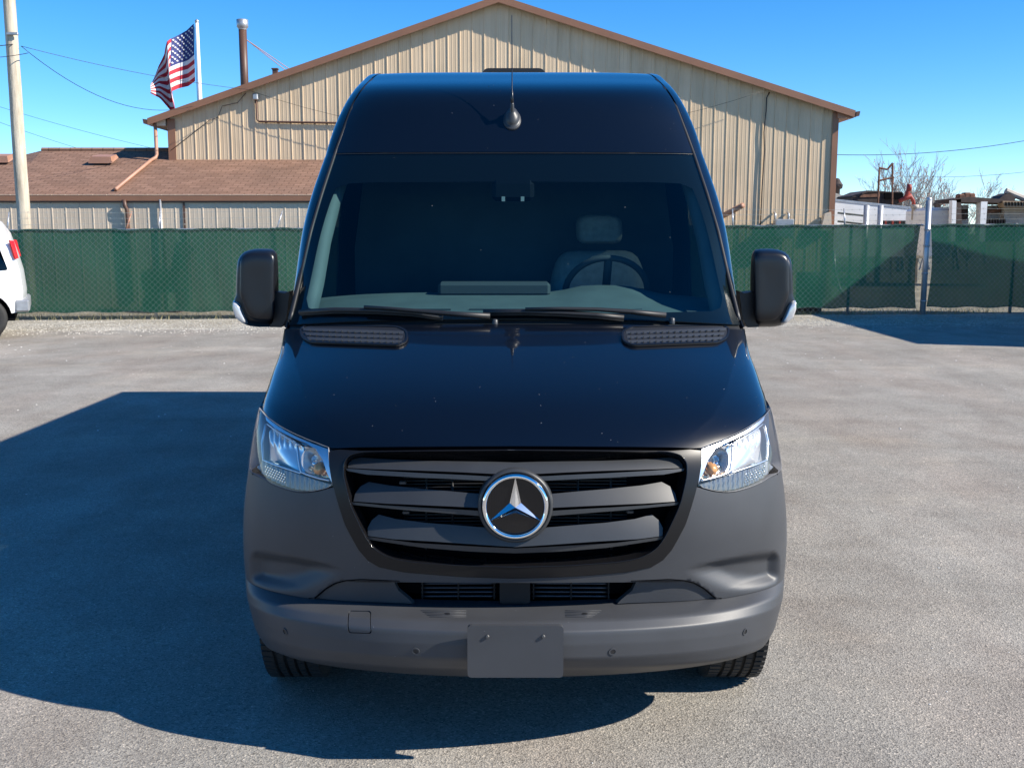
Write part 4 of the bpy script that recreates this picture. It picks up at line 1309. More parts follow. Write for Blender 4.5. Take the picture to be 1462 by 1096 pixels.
# ---- headlight outline (right-hand one)
hl_out = hl_top_d+[(PH_O, S_front.inv(1108, 668)[1])]+B([(1097, 680.5), (1072, 694), (1050, 700.5), (1036, 702), (1017.5, 700), (995, 693.5)], S_front)+B([(998.5, 672), (1000.8, 652)], S_front)

# ---- fascia (grey bumper cover)
t_ho = S_front.inv(1108, 668)[1]
low_hl = B([(1097, 682), (1072, 695.5), (1050, 702), (1036, 703.5), (1017.5, 701.5), (994, 695)], S_front)
fas_r = [(0.0, S_front.inv(735, 831.5)[1])]+B([(850, 831), (914, 830.5), (906, 848), (889, 862)], S_front)
a_in = S_front.inv(884, 866)[0]
fas_r += [(a_in, 0.0), (1.0, 0.0), (1.0, t_ho-0.006), (PH_O, t_ho-0.006)]+low_hl
fas_r += [(a, t-0.003) if i > 3 else (a+0.002, t) for i, (a, t) in enumerate(fo[5:], 0)][0:]
fas_r[-1] = (0.0, fas_r[-1][1])
pocket = softpoly([(960, 806), (1030, 795), (1086, 780), (1106, 782), (1115, 792), (1114, 838), (1085, 856), (1020, 850)], [22, 9, 7, 8, 9, 16, 34, 40])
fogpoly = [(830, 832.5), (908, 830.5), (954, 826.5), (976, 828), (992, 832), (1006, 840), (1021, 853), (1031, 865), (1024, 880), (830, 892)]
fog = softpoly(fogpoly, [2.2]*9+[60])
slope = lambda px: sstep((1018-AX-px)/125.0)
def fas_disp(px, py, p):
    zb = rows_front[0][1]+(rows_front[0][4]-rows_front[0][1])*np.clip(np.abs(p[..., 0])/rows_front[0][2], 0, 1)**2
    lo = sstep((p[..., 2]-zb)/0.045)
    return -0.034*pocket(px, py)*lo-fog(px, py)*(0.011+0.020*slope(px))
fc = []
for k in (0, 3):
    c = B([(900, 829+k), (954, 826.5+k), (976-k*.2, 828+k), (992-k*.4, 832+k), (1006-k*.7, 840+k), (1021-k*.8, 853+k), (1029-k, 863)], S_front)
    fc.append(c)
creases = fc+[[(-a, t) for a, t in c] for c in fc]
fascia = panel("front_bumper", S_front, [both(fas_r)], M["grey_plastic"], van, 0.013, 0, fas_disp, 0.02, creases)

# shut lines of the fog-lamp blanks
for s in (1, -1):
    L = [(a*s, t) for a, t in fc[0]]
    Q = resample(L, 30, False)
    pts = [Vector(S_front.P(np.array(a), np.array(t))-S_front.N(np.array(a), np.array(t))*0.0035) for a, t in Q]
    MB().tube(pts, 0.0042, 6).build("shut_line", M["void"], fascia, True)

# ---- bumper bar with the towing-eye cover and the parking sensors
tow = [(498, 872), (528, 872.5), (528.5, 903), (497.5, 902)]
tw = S_bump.pts(round_poly(tow, 4, 3))
tw_o = S_bump.pts(round_poly([(496.7, 870.8), (529.3, 871.3), (529.8, 904.2), (496.2, 903.2)], 4, 3))
bar = [(-1, 0), (1, 0), (1, S_bump.T), (-1, S_bump.T)]
panel("bumper_bar", S_bump, [bar, tw_o], M["grey_plastic"], van, 0.014, 0.0, None, 0.012)
panel("tow_eye_cover", S_bump, [tw], M["grey_plastic"], van, 0.01, -0.0005, None, 0.01)
for (px, py) in ((593, 929), (874, 929.5), (406.5, 901), (1063, 901)):
    c = S_bump.inv(px, py)
    ring = [(c[0]+0.0085/ASC*math.cos(k*math.pi/7), c[1]+0.0085*math.sin(k*math.pi/7)) for k in range(14)]
    rg2 = [(c[0]+0.0125/ASC*math.cos(k*math.pi/7), c[1]+0.0125*math.sin(k*math.pi/7)) for k in range(14)]
    s_ = panel("parking_sensor", S_bump, [ring], M["black"], van, 0.01, 0.0015, None, 0.004)
    panel("sensor_ring", S_bump, [rg2, ring], M["grey_plastic"], s_, 0.01, 0.003, None, 0.005)
# ribbed step pads on the ledge and the two drain holes
for (px0, px1) in ((600, 665), (806, 858)):
    for k in range(5):
        mb = MB()
        yy = 871.5+k*2.2
        mb.tube([S_bump.spot(px0+k*3*(1 if px0 < 700 else 0), yy, 0.001), S_bump.spot((px0+px1)/2, yy+0.4, 0.001), S_bump.spot(px1-k*3*(0 if px0 < 700 else 1), yy, 0.001)], 0.0010, 5)
        mb.build("step_rib", M["grey_plastic"], van, True)
for px in (638, 834):
    c = S_bump.inv(px, 876)
    panel("drain_hole", S_bump, [[(c[0]+0.010/ASC*math.cos(k*math.pi/6), c[1]+0.006*math.sin(k*math.pi/6)) for k in range(12)]], M["void"], van, 0.01, 0.001)

# ---- grille
M["frame"] = mat("grille_frame", (0.010, 0.010, 0.011), 0.30, spec=0.3)
gr = panel("grille_frame", S_front, [both(fo), both(fi)], M["frame"], van, 0.014, 0.004, None, 0.06, wall=M["gloss_black"])
lip = both(fi)
mb = MB(); pl = [Vector(S_front.P(np.array(a), np.array(t))+S_front.N(np.array(a), np.array(t))*0.005) for a, t in lip]
mb.tube(pl+[pl[0]], 0.0016, 6, cap=False); mb.build("frame_edge", M["gloss_black"], gr, True)
slats = [
 ([(735, 657), (765, 655.5), (855, 654), (920, 651.5), (962, 648.5), (973, 653), (977.5, 661), (976.5, 667), (940, 669), (855, 672), (770, 676), (735, 677)],
  [(735, 681), (780, 679.5), (860, 675.5), (925, 671.8), (979, 668), (977, 671.5), (949, 677), (867, 682), (782, 686), (735, 687)]),
 ([(735, 708), (790, 706), (867, 699.5), (920, 694), (951, 688.5), (962, 695), (967.5, 705), (968, 716), (922, 719), (860, 721.5), (790, 724.5), (735, 726)],
  [(735, 731), (790, 729.5), (870, 725), (925, 721.5), (970.5, 717), (968, 721), (894, 728.5), (789, 737), (735, 739)]),
 ([(735, 759), (775, 756), (867, 749.5), (910, 744.5), (936, 738.5), (945, 746), (949, 756), (947, 766), (911, 770), (850, 773), (735, 779.5)],
  [(735, 784), (800, 780.8), (880, 776), (949.5, 766.5), (946, 771), (867, 783), (800, 788.5), (735, 791)])]
for bl, th in slats:
    d = B(bl, S_front); d[0] = (0, d[0][1]); d[-1] = (0, d[-1][1])
    y0 = np.mean([p[1] for p in bl])
    sl = panel("grille_slat", S_front, [both(d)], M["slat"], van, 0.016, -0.018, (lambda px, py, p, y0=y0: 0.0011*(py-y0)), 0.03, wall=M["void"])
    d = B(th, S_front); d[0] = (0, d[0][1]); d[-1] = (0, d[-1][1])
    panel("slat_lip", S_front, [both(d)], M["slat"], sl, 0.016, -0.008, None, 0.02, wall=M["void"])
# dark box behind grille, intake and headlights, with the cooling core in it
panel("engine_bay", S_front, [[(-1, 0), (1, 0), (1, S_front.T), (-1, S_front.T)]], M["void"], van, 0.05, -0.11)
mb = MB()
for k in range(26):
    py = 655+k*5.6
    if abs(py-722) < 0: continue
    mb.tube([S_front.spot(735-170+x*17, py, -0.085) for x in range(0, 21)], 0.0028, 5)
for px in (600, 640, 690, 780, 830, 880):
    mb.tube([S_front.spot(px, 652, -0.08), S_front.spot(px, 725, -0.08), S_front.spot(px, 800, -0.08)], 0.004, 5)
tag(mb.build("cooling_fins", M["black"], van, True), kind="stuff")
M["fin"] = mat("cooler_blue_grey", (0.05, 0.055, 0.07), 0.35, 0.6)
for (x0, x1) in ((594, 706), (760, 877)):
    for k in range(6):
        py = 835+k*6.0
        MB().tube([S_front.spot(x0+(x1-x0)*i/6, py, -0.075) for i in range(7)], 0.0042, 6).build("cooler_tube", M["fin"], van, True)
    for i in range(3):
        mb = MB()
        px = x0+(x1-x0)*(0.02+0.48*i)
        mb.tube([S_front.spot(px, 833, -0.068), S_front.spot(px, 868, -0.068)], 0.003, 5)
        mb.build("cooler_strut", M["black"], van)
pst = [(712, 833), (757, 833), (757, 871), (712, 871)]
panel("radar_cover", S_front, [S_front.pts(round_poly(pst, 3, 2))], M["black"], van, 0.02, -0.05, None, 0.03)
# small crash-sensor brackets showing between the slats
for px, py in ((568, 690), (573, 736), (905, 735)):
    c = S_front.spot(px, py, -0.05)
    MB().bbox(c-Vector((.012, .01, .006)), c+Vector((.012, .01, .006)), .003).build("grille_clip", M["slat"], van)

# ---- emblem
ce = S_front.spot(735, 722, 0.0)
nn = Vector(S_front.N(np.array(0.0), np.array(S_front.inv(735, 722)[1])))
up = (Vector((0, 0, 1))-nn*nn.z).normalized(); rt = up.cross(nn); rt = -rt if rt.x < 0 else rt
EM = Matrix(((rt.x, up.x, nn.x, ce.x), (rt.y, up.y, nn.y, ce.y), (rt.z, up.z, nn.z, ce.z), (0, 0, 0, 1)))
em = MB().lathe([(0.126, -0.05), (0.124, -0.004), (0.119, 0.004), (0.113, 0.005), (0.111, 0.0)], EM, 64).build("emblem_housing", M["slat"], van, True)
star = empty("star_emblem"); star.parent = van
mb = MB()
prof = [(0.1105+0.0085*math.cos(a), 0.008+0.011*math.sin(a)) for a in np.linspace(math.pi*1.15, -0.15*math.pi, 14)]
prof = [(r-0.009, h) for r, h in prof]
mb.lathe(prof[::-1], EM, 72); mb.build("ring", M["chrome"], star, True)
mb = MB().lathe([(0.0005, 0.001), (0.1, 0.001)], EM, 48)
for k in range(-11, 12):
    xx = k*0.0082; hh = math.sqrt(max(0.094**2-xx*xx, 0))
    mb.box((xx-0.0022, -hh, 0.0012), (xx+0.0022, hh, 0.0022), M=EM)
mb.build("backplate", M["gloss_black"], star)
V = [(0, 0, 0.022)]; F = []
for k in range(3):
    a = math.pi/2+k*2*math.pi/3
    V.append((0.097*math.cos(a), 0.097*math.sin(a), 0.006))
for k in range(3):
    a = math.pi/2+math.pi/3+k*2*math.pi/3
    V.append((0.0215*math.cos(a), 0.0215*math.sin(a), 0.003))
for k in range(3):
    tip = 1+k; n1 = 4+k; n0 = 4+(k+2) % 3
    F += [(0, tip, n1), (0, n0, tip)]
mk("star", [EM @ Vector(v) for v in V], F, M["chrome"], star)

# ---- headlights
M["strip"] = mat("lamp_lower_trim", (0.20, 0.20, 0.20), 0.3, 0.5)
def sub(L, sgn): return [(sgn*a, t) for a, t in L]
def bowl(c, nrm, r, depth, n=28, rings=6, ell=1.0):
    """dished reflector facing along nrm"""
    z = Vector(nrm).normalized(); u = z.cross(Vector((0, 0, 1))).normalized(); w = u.cross(z)
    V = []; F = []
    for i in range(rings+1):
        q = i/rings
        for k in range(n):
            a = 2*math.pi*k/n
            V.append(c+u*(r*q*math.cos(a)*ell)+w*(r*q*math.sin(a))-z*(depth*(1-q*q)))
    for i in range(rings):
        for k in range(n):
            F.append((i*n+k, (i+1)*n+k, (i+1)*n+(k+1) % n, i*n+(k+1) % n))
    return V, F
lens_px = hl_out
bez_px = B([(1001.5, 640.5), (1017.5, 635), (1040, 626), (1062, 615.5), (1082, 602), (1094, 592), (1093, 598), (1078, 611), (1055, 623), (1036, 631), (1022, 640), (1012, 655), (1005, 676), (998, 690), (999.5, 672), (1001, 655)], S_front)
low_px = B([(995.5, 693), (1012, 688.5), (1035, 681), (1060, 672.5), (1085, 664), (1100, 657), (1107, 666), (1096, 679), (1072, 692), (1050, 699), (1036, 700.5), (1017.5, 699)], S_front)
main_px = B([(1049, 633), (1064, 622), (1080, 612), (1094, 602), (1101, 620), (1102, 654), (1085, 661.5), (1060, 670), (1047, 674), (1050, 655)], S_front)
vis_px = B([(1004, 684), (1008, 665), (1014, 651), (1024, 640), (1036, 633.5), (1047, 632), (1048, 655), (1044, 673), (1025, 681)], S_front)
def flute(px, py, p):
    return 0.006*np.abs(np.sin(px*0.42))*sstep((640-py)/14)+0.004*np.sin(px*0.11+py*0.08)
def facet(px, py, p):
    return 0.006*np.sin(px*0.23)*np.cos(py*0.31)
for sgn in (1, -1):
    hl = empty("headlight"); hl.parent = van
    panel("housing", S_front, [sub(hl_out, sgn)], M["reflector"], hl, 0.018, -0.065)
    hw = panel("lens", S_front, [sub(hl_out, sgn)], M["lens"], hl, 0.018, 0.003, None)
    # side walls of the lamp pot
    L = sub(hl_out, sgn); V = []; F = []
    Lr = resample(L, 60)
    pa = S_front.P(Lr[:, 0], Lr[:, 1]); na = S_front.N(Lr[:, 0], Lr[:, 1])
    n = len(Lr)
    V = list(pa+na*0.002)+list(pa-na*0.066)
    F = [(i, (i+1) % n, n+(i+1) % n, n+i) for i in range(n)]
    mk("pot", V, F, M["pot"], hl, True)
    mb = MB().tube([Vector(p) for p in list(pa+na*0.0032)]+[Vector((pa+na*0.0032)[0])], 0.0009, 5, cap=False)
    mb.build("lens_edge", M["pot"], hl, True)
    panel("bezel", S_front, [sub(bez_px, sgn)], M["satin"], hl, 0.012, -0.008, None, 0.03)
    panel("lower_trim", S_front, [sub(low_px, sgn)], M["strip"], hl, 0.010, -0.012, (lambda px, py, p: 0.003*np.sin(px*0.9)), 0.03)
    mb = MB()
    for i in range(9):
        for j in range(4):
            px = 1066+i*3.3+(j % 2)*1.6; py = 688-(i*3.3+(j % 2)*1.6)*0.42-j*3.6
            q = S_front.spot(px if sgn > 0 else 2*AX-px, py, -0.007)
            mb.lathe([(0.0004, 0.002), (0.003, 0.0015), (0.0034, 0)], Matrix.Translation(q) @ Matrix.Rotation(math.pi/2, 4, 'X'), 6)
    tag(mb.build("reflex_dots", M["chrome"], hl), kind="stuff")
    panel("main_reflector", S_front, [sub(main_px, sgn)], M["reflector"], hl, 0.008, -0.045, flute, 0.02)
    panel("bulb_reflection", S_front, [sub(B([(1005, 683), (1009, 668), (1022, 662), (1036, 664), (1044, 667), (1042, 674), (1025, 681)], S_front), sgn)], M["amber"], hl, 0.008, -0.030, (lambda px, py, p: 0.003*np.sin(px*0.5)*np.cos(py*0.6)), 0.01)  # painted patch: the turn bulb mirrored in the lower bowl
    panel("beam_reflector", S_front, [sub(vis_px, sgn)], M["reflector"], hl, 0.008, -0.045, facet, 0.02)
    fx = (lambda x: x) if sgn > 0 else (lambda x: 2*AX-x)
    nrm = Vector((0.12*sgn, -1, 0.02))
    V, F = bowl(S_front.spot(fx(1028), 657, -0.012), nrm, 0.047, 0.05, ell=0.82)
    mk("beam_bowl", V, F, M["reflector"], hl, True)
    q = S_front.spot(fx(1028), 659, -0.03)
    mb = MB().lathe([(0.0005, 0.02), (0.007, 0.018), (0.009, 0.008), (0.009, -0.02)], Matrix.Translation(q) @ Matrix.Rotation(math.pi/2, 4, 'X'), 14)
    mb.build("bulb_cap", M["chrome"], hl, True)
    q = S_front.spot(fx(1022), 668, -0.03)
    mb = MB().lathe([(0.0005, 0.030), (0.014, 0.026), (0.020, 0.012), (0.020, -0.03)], Matrix.Translation(q) @ Matrix.Rotation(math.pi/2, 4, 'X'), 14)
    mb.build("turn_bulb", M["bulb"], hl, True)
    for P0, r in (([(1004, 686), (1020, 682.5), (1036, 677.5), (1046, 673), (1049, 655), (1050.5, 634)], 0.0042), ([(1046, 675), (1062, 670), (1085, 662.5), (1101, 656), (1103, 630), (1097, 603)], 0.0042), ([(1048, 634), (1064, 623.5), (1080, 613.5), (1095, 602.5)], 0.003)):
        pp = resample([fx_ for fx_ in P0], 24, False)
        MB().tube([S_front.spot(fx(a), b, -0.018) for a, b in pp], r, 8).build("lamp_divider", M["satin"], hl, True)
    # painted strip of the fender outside the lamp
    panel("fender_strip", S_front, [sub([(PH_O+0.004, t_ho-0.004), (1.0, t_ho-0.004), (1.0, t_hl+0.028), (PH_O+0.004, t_hl+0.004)], sgn)], M["paint"], van, 0.02, 0.0, None, 0.02)

# ---- hood air vents
for sgn in (1, -1):
    fx = (lambda x: x) if sgn > 0 else (lambda x: 2*AX-x)
    out = round_poly([(886.5, 476), (900, 468.5), (1028, 465), (1041.5, 471), (1039, 484), (1024, 491.5), (902, 496), (888, 490)], 6, 3)
    inn = round_poly([(889.5, 476.8), (902, 470.2), (1027, 466.6), (1039, 471.6), (1036.5, 483.3), (1023, 490.2), (902.5, 494.3), (890.5, 489.3)], 5, 3)
    vt = panel("hood_vent", S_front, [sub(S_front.pts(out), sgn)], M["black"], van, 0.012, 0.0085, None, 0.006)
    panel("vent_rim", S_front, [sub(S_front.pts(out), sgn), sub(S_front.pts(inn), sgn)], M["mirror_plastic"], vt, 0.012, 0.0115, None, 0.006)
    for k in range(3):
        y = 473.6+k*6.6
        s_ = panel("vent_slat", S_front, [sub(S_front.pts([(893+k*1.5, y+2.4), (960, y+0.6), (1036-k*3, y-2.2), (1035-k*3, y+1.4), (960, y+4.2), (894+k*1.5, y+5.8)]), sgn)], M["slat"], vt, 0.012, 0.012, (lambda px, py, p, y=y: -0.0006*(py-y)), 0.006)
    mb = MB()
    for k in range(3):
        for i in range(15):
            px = 900+i*9.0
            y = 479+k*6.6-(px-893)*0.030
            q = S_front.spot(fx(px), y+0.8, 0.0125)
            mb.box(q-Vector((.0022, .004, .002)), q+Vector((.0022, .004, .004)))
    tag(mb.build("vent_fins", M["slat"], vt), kind="stuff")

# ---- cowl, windscreen, pillars
r_c0 = list(rows_front[-1]); r_c1 = row(455, 1.03, 324, 462, 1.30, 2.6, 3); r_c1 = list(r_c1); r_c1[1] -= 0.03
S_cowl = Surf([tuple(r_c0), tuple(r_c1), tuple(rows_glass[1])], False)
panel("cowl", S_cowl, [[(-0.97, 0.001), (0.97, 0.001), (0.97, S_cowl.T), (-0.97, S_cowl.T)]], M["black"], van, 0.03, -0.012)
MB().tube([Vector(S_glass.P(np.array(a), np.array(S_glass.T-0.002))+S_glass.N(np.array(a), np.array(S_glass.T-0.01))*0.0005) for a in np.linspace(-0.80, 0.80, 40)], 0.0014, 6).build("seam_bead", M["slat"], van, True)
pil_g = [(1056.5, 457), (1040, 390), (1026, 329), (1010, 275), (993, 224)]
pil_r = [(993, 223), (980, 187), (967, 153), (950, 126), (938, 113)]
pg = S_glass.pts(pil_g); prr = S_roof.pts(pil_r)
t_g0 = S_glass.t[1]-0.035; t_g1 = S_glass.T
def sh(L, d): return [(a+d, t) for a, t in L]
a_rf = prr[-1][0]
glass_r = [(0, t_g0), (pg[0][0]-0.006, t_g0)]+sh(pg[1:-1], -0.006)+[(pg[-1][0]-0.006, t_g1-0.004), (0, t_g1-0.004)]
ws = panel("windshield", S_glass, [both(glass_r)], M["windshield"], van, 0.03, 0.0)
clear = [(735, 258), (930, 259), (972, 261), (990, 268), (999, 290), (1010, 325), (1024, 385), (1033, 425), (1030, 438), (1018, 443), (900, 446.5), (735, 446.5)]
cl = S_glass.pts(clear); cl[0] = (0, cl[0][1]); cl[-1] = (0, cl[-1][1])
cl = [(a, max(t, t_g0+0.040)) for a, t in cl]
panel("glass_border", S_glass, [both([(0, t_g0+0.001), (pg[0][0]-0.008, t_g0+0.001)]+sh(pg[1:-1], -0.008)+[(pg[-1][0]-0.008, t_g1-0.006), (0, t_g1-0.006)]), both(cl)], M["frit"], ws, 0.03, -0.005)
cap_r = [(0, 0.005), (prr[0][0]-0.006, 0.005)]+sh(prr[1:], -0.006)+[(a_rf-0.004, S_roof.t[5]+0.15), (a_rf-0.004, S_roof.T), (0, S_roof.T)]
panel("roof", S_roof, [both(cap_r)], M["paint"], van, 0.035, 0.0, None, 0.012)
for sgn in (1, -1):
    q = [(1.0, 0.03)]+[(1.0, t_g1)]+sh(pg[::-1], 0.007)
    q[2:] = [(a, min(max(t, 0.03), t_g1)) for a, t in q[2:]]
    q = [(1.0, 0.0), (1.0, t_g1)]+[(pg[-1][0]+0.008, t_g1)]+sh(pg[-2:0:-1], 0.007)+[(pg[0][0]+0.006, 0.0)]
    panel("door_pillar", S_glass, [sub(q, sgn)], M["paint"], van, 0.02, 0.004, None, 0.03)
    q = [(1.0, 0.0), (1.0, S_roof.T), (a_rf+0.006, S_roof.T), (a_rf+0.006, S_roof.t[5]+0.15)]+sh(prr[:0:-1], 0.007)+[(prr[0][0]+0.008, 0.0)]
    panel("roof_rail", S_roof, [sub(q, sgn)], M["paint"], van, 0.03, 0.004, None, 0.03)
    # rubber seal in the gap
    L = [S_glass.P(np.array(sgn*a), np.array(t))-S_glass.N(np.array(sgn*a), np.array(t))*0.004 for a, t in pg]
    L += [S_roof.P(np.array(sgn*a), np.array(t))-S_roof.N(np.array(sgn*a), np.array(t))*0.006 for a, t in prr]
    MB().tube([Vector(p) for p in resample(L, 40, False)], 0.011, 6).build("screen_seal", M["black"], van, True)

# ---- flanks
zt = np.array([.40, .55, .70, 1.0, 1.35, 1.75, 2.13, 2.30, 2.45, 2.58, 2.66, 2.70])
wt = np.array([.985, 1.0, 1.01, 1.012, 1.005, .985, .94, .915, .875, .835, .805, .79])
ends = []
for S, t0, t1 in ((S_front, 0, S_front.T), (S_glass, 0.02, S_glass.T), (S_roof, 0.01, S_roof.T)):
    for t in np.arange(t0, t1, 0.04):
        p = S.P(np.array(0.9999), np.array(t)); ends.append(p)
ends = np.array(ends)
zc = np.maximum.accumulate(ends[:, 2]+np.arange(len(ends))*1e-6)
vcut = ends[:, 1] < 3.4
def flank_x(v, z):
    w = np.interp(z, zt, wt)
    v1 = np.interp(z, zc[vcut], ends[vcut, 1]); x1 = np.interp(z, zc[vcut], ends[vcut, 0])
    return w+(x1-w)*np.exp(-np.maximum(v-v1, 0)**2/0.12)
front_edge = [(e[1]+0.002, z) for e, z in zip(ends, zc) if e[1] < 3.3][::2]
top_z = zc[vcut][-1]
def arch(c, r, z0, z1, n=18):
    a0 = math.pi-math.asin((z1-0.36)/r); a1 = math.asin((z0-0.36)/r)
    return [(c+r*math.cos(a), 0.36+r*math.sin(a)) for a in np.linspace(a1, a0, n)]
WC, WC2 = 0.90, 5.15
outline = front_edge+[(VLEN-0.12, top_z-0.012), (VLEN-0.02, 2.35), (VLEN, 1.2), (VLEN-0.02, 0.45)]
ar2 = arch(WC2, 0.42, 0.45, 0.45); ar1 = arch(WC, 0.40, 0.45, 0.55)
outline += ar2+ar1
win = round_poly([(1.78, 1.42), (2.62, 1.42), (2.62, 2.06), (2.20, 2.06)], 0.08, 4)
for sgn in (1, -1):
    W, T = cdt_fill([outline, win], 0.06)
    X = flank_x(W[:, 0], W[:, 1])*sgn
    o = mk("side_panel", np.column_stack([X, W[:, 0], W[:, 1]]), [tuple(int(i) for i in (f if sgn < 0 else f[::-1])) for f in T], M["paint"], van, True)
    W, T = cdt_fill([win], 0.08)
    X = (flank_x(W[:, 0], W[:, 1])-0.006)*sgn
    mk("door_glass", np.column_stack([X, W[:, 0], W[:, 1]]), [tuple(int(i) for i in (f if sgn < 0 else f[::-1])) for f in T], M["side_glass"], van, True)
    # rubbing strip and door handle
    pts = [Vector((float(flank_x(np.array(v), np.array(0.72)))*sgn, v, 0.72)) for v in np.arange(1.45, 7.2, 0.25)]
    MB().tube(pts, 0.03, 8).build("side_moulding", M["grey_plastic"], van, True)
    x = float(flank_x(np.array(2.55), np.array(1.2)))*sgn
    MB().bbox((x-.02, 2.45, 1.17), (x+.02, 2.65, 1.21), .008).build("door_handle", M["black"], van)
    for L in ([(2.72, .50), (2.72, 1.4), (2.70, 2.12), (2.15, 2.13)], [(1.44, .74), (1.46, 1.34)], [(4.15, .50), (4.15, 2.3)]):
        Q = resample(L, 24, False)
        xf = flank_x(Q[:, 0], Q[:, 1])*sgn
        MB().tube([Vector((float(x), float(v), float(z))) for x, (v, z) in zip(xf, Q)], 0.005, 5).build("door_seam", M["void"], van, True)
# rear end, floor, wheel wells
zs = np.linspace(0.45, top_z-0.012, 26)
V = []; F = []
for i, z in enumerate(zs):
    x = float(np.interp(z, zt, wt)); y = VLEN-0.02+0.02*math.sin(math.pi*(z-0.45)/2.2)-0.1*max(0, (z-2.35)/0.3)
    V += [(-x, y, z), (x, y, z)]
    if i: F.append((2*i-2, 2*i-1, 2*i+1, 2*i))
b = len(V)
V += [(-0.79, VLEN-0.12, zr-0.05), (0.79, VLEN-0.12, zr-0.05), (-.5, VLEN-.12, zr-.012), (.5, VLEN-.12, zr-.012)]
F += [(b-2, b-1, b+1, b), (b, b+1, b+3, b+2)]
mk("rear_end", V, F, M["paint"], van, True)
mb = MB().box((-0.93, 0.62, 0.40), (0.93, VLEN-0.1, 0.46)).box((-0.60, 0.16, 0.345), (0.60, 0.62, 0.41)).box((-0.80, 0.32, 0.345), (0.80, 0.62, 0.412)).box((-0.58, 0.40, 0.42), (0.58, 1.0, 1.0)).box((-0.9, 0.50, 0.41), (0.9, 0.56, 0.95))
for s in (-1, 1):
    for c in (WC, WC2):
        mb.box((0.60*s-0.01, c-0.46, 0.40), (0.60*s+0.01, c+0.46, 0.95))
        mb.box((min(0.6*s, 0.95*s), c-0.46, 0.93), (max(0.6*s, 0.95*s), c+0.46, 0.95))
mb.build("underbody", M["void"], van)
# roof ventilator
mb = MB().prism(round_poly([(-0.235, zr+0.005), (0.235, zr+0.005), (0.185, zr+0.115), (-0.185, zr+0.115)], 0.03, 4), 3.5, 4.1)
mb.build("roof_vent", M["black"], van)
# ---- tyres
def wheel(x, v, steer=0.0):
    w = empty("wheel", (x, v, 0.352)); w.parent = van
    w.rotation_euler = (0, 0, steer)
    MX = Matrix.Rotation(math.pi/2, 4, 'Y')
    hw = 0.118
    prof = [(0.20, -hw*0.8), (0.25, -hw*0.98), (0.30, -hw), (0.330, -hw*0.93), (0.346, -hw*0.80)]
    gro = []
    for c in (-0.056, -0.019, 0.019, 0.056):
        gro += [(0.351, c-0.007), (0.341, c-0.0045), (0.341, c+0.0045), (0.351, c+0.007)]
    prof += gro+[(0.346, hw*0.80), (0.330, hw*0.93), (0.30, hw), (0.25, hw*0.98), (0.20, hw*0.8)]
    mb = MB().lathe(prof, MX, 72)
    for s in (-1, 1):                      # shoulder blocks with sipes
        for k in range(72):
            a = 2*math.pi*k/72
            R = Matrix.Rotation(a, 4, 'X')
            mb.box((s*0.083-0.022, -0.0105, 0.335), (s*0.083+0.018, 0.0105, 0.3535), M=R)
    for c in (-0.0375, 0.0, 0.0375):
        for k in range(72):
            R = Matrix.Rotation(2*math.pi*(k+0.5*abs(c)*20)/72, 4, 'X')
            mb.box((c-0.0115, -0.0118, 0.335), (c+0.0115, 0.0118, 0.3528), M=R)
    mb.build("tyre", M["rubber"], w)
    s = 1 if x > 0 else -1
    rp = [(0.205, -0.09), (0.21, 0.08), (0.19, 0.10), (0.175, 0.07), (0.12, 0.05), (0.07, 0.075), (0.03, 0.08), (0.001, 0.08)]
    MB().lathe([(r, h*s) for r, h in rp], MX, 40).build("rim", M["steel"], w, True)
wheel(0.865, WC-0.02, 0.0); wheel(-0.865, WC-0.02, 0.0); wheel(0.865, WC2); wheel(-0.865, WC2)

# ---- number plate holder
pc = S_bump.P(np.array(0.0), np.array(S_bump.inv(735, 925)[1]))
c = Vector((0, -0.032, 0))
z1 = vz(892.5, -0.03); z0 = vz(966, -0.03)
MB().prism(round_poly([(-0.155, z0), (0.155, z0), (0.155, z1), (-0.155, z1)], 0.014, 4), -0.034, -0.016).build("plate_holder", M["grey_plastic"], van)
MB().prism(round_poly([(-0.12, z0+.02), (0.12, z0+.02), (0.12, z1-.03), (-0.12, z1-.03)], 0.02, 3), -0.017, 0.06).build("plate_bracket", M["black"], van)
for s in (-1, 1):
    q = Vector((0.090*s, -0.034, vz(907, -0.03)))
    MB().lathe([(0.006, 0.0), (0.006, 0.005), (0.0045, 0.007), (0.0005, 0.0075)], Matrix.Translation(q) @ Matrix.Rotation(math.pi/2, 4, 'X'), 12).build("plate_screw", M["dull"], van, False)

# ---- aerial
q = S_roof.spot(732, 172, 0.0); an = Vector(S_roof.N(np.array(0.0), np.array(S_roof.inv(732, 172)[1])))
u = Vector((1, 0, 0)); w_ = an.cross(u); w_ = -w_ if w_.z < 0 else w_
AM = Matrix(((1, w_.x, an.x, q.x), (0, w_.y, an.y, q.y), (0, w_.z, an.z, q.z), (0, 0, 0, 1)))
V = []; n = 24
aer = empty("aerial"); aer.parent = van
mb = MB()
for (sx, sy, h, dy) in ():
    pass
lay = [(0.044, 0.062, 0.0, 0.0), (0.043, 0.061, 0.007, 0.0), (0.040, 0.057, 0.0085, 0.0), (0.036, 0.051, 0.0085, 0.002), (0.034, 0.048, 0.020, 0.006), (0.027, 0.040, 0.034, 0.012), (0.014, 0.022, 0.041, 0.022), (0.0105, 0.014, 0.048, 0.026), (0.008, 0.010, 0.085, 0.034), (0.001, 0.001, 0.087, 0.034)]
vs = []; fs = []
for sx, sy, h, dy in lay:
    for k in range(n):
        a = 2*math.pi*k/n
        vs.append(AM @ Vector((sx*math.cos(a), sy*math.sin(a)+dy, h)))
for i in range(len(lay)-1):
    for k in range(n):
        fs.append((i*n+k, i*n+(k+1) % n, (i+1)*n+(k+1) % n, (i+1)*n+k))
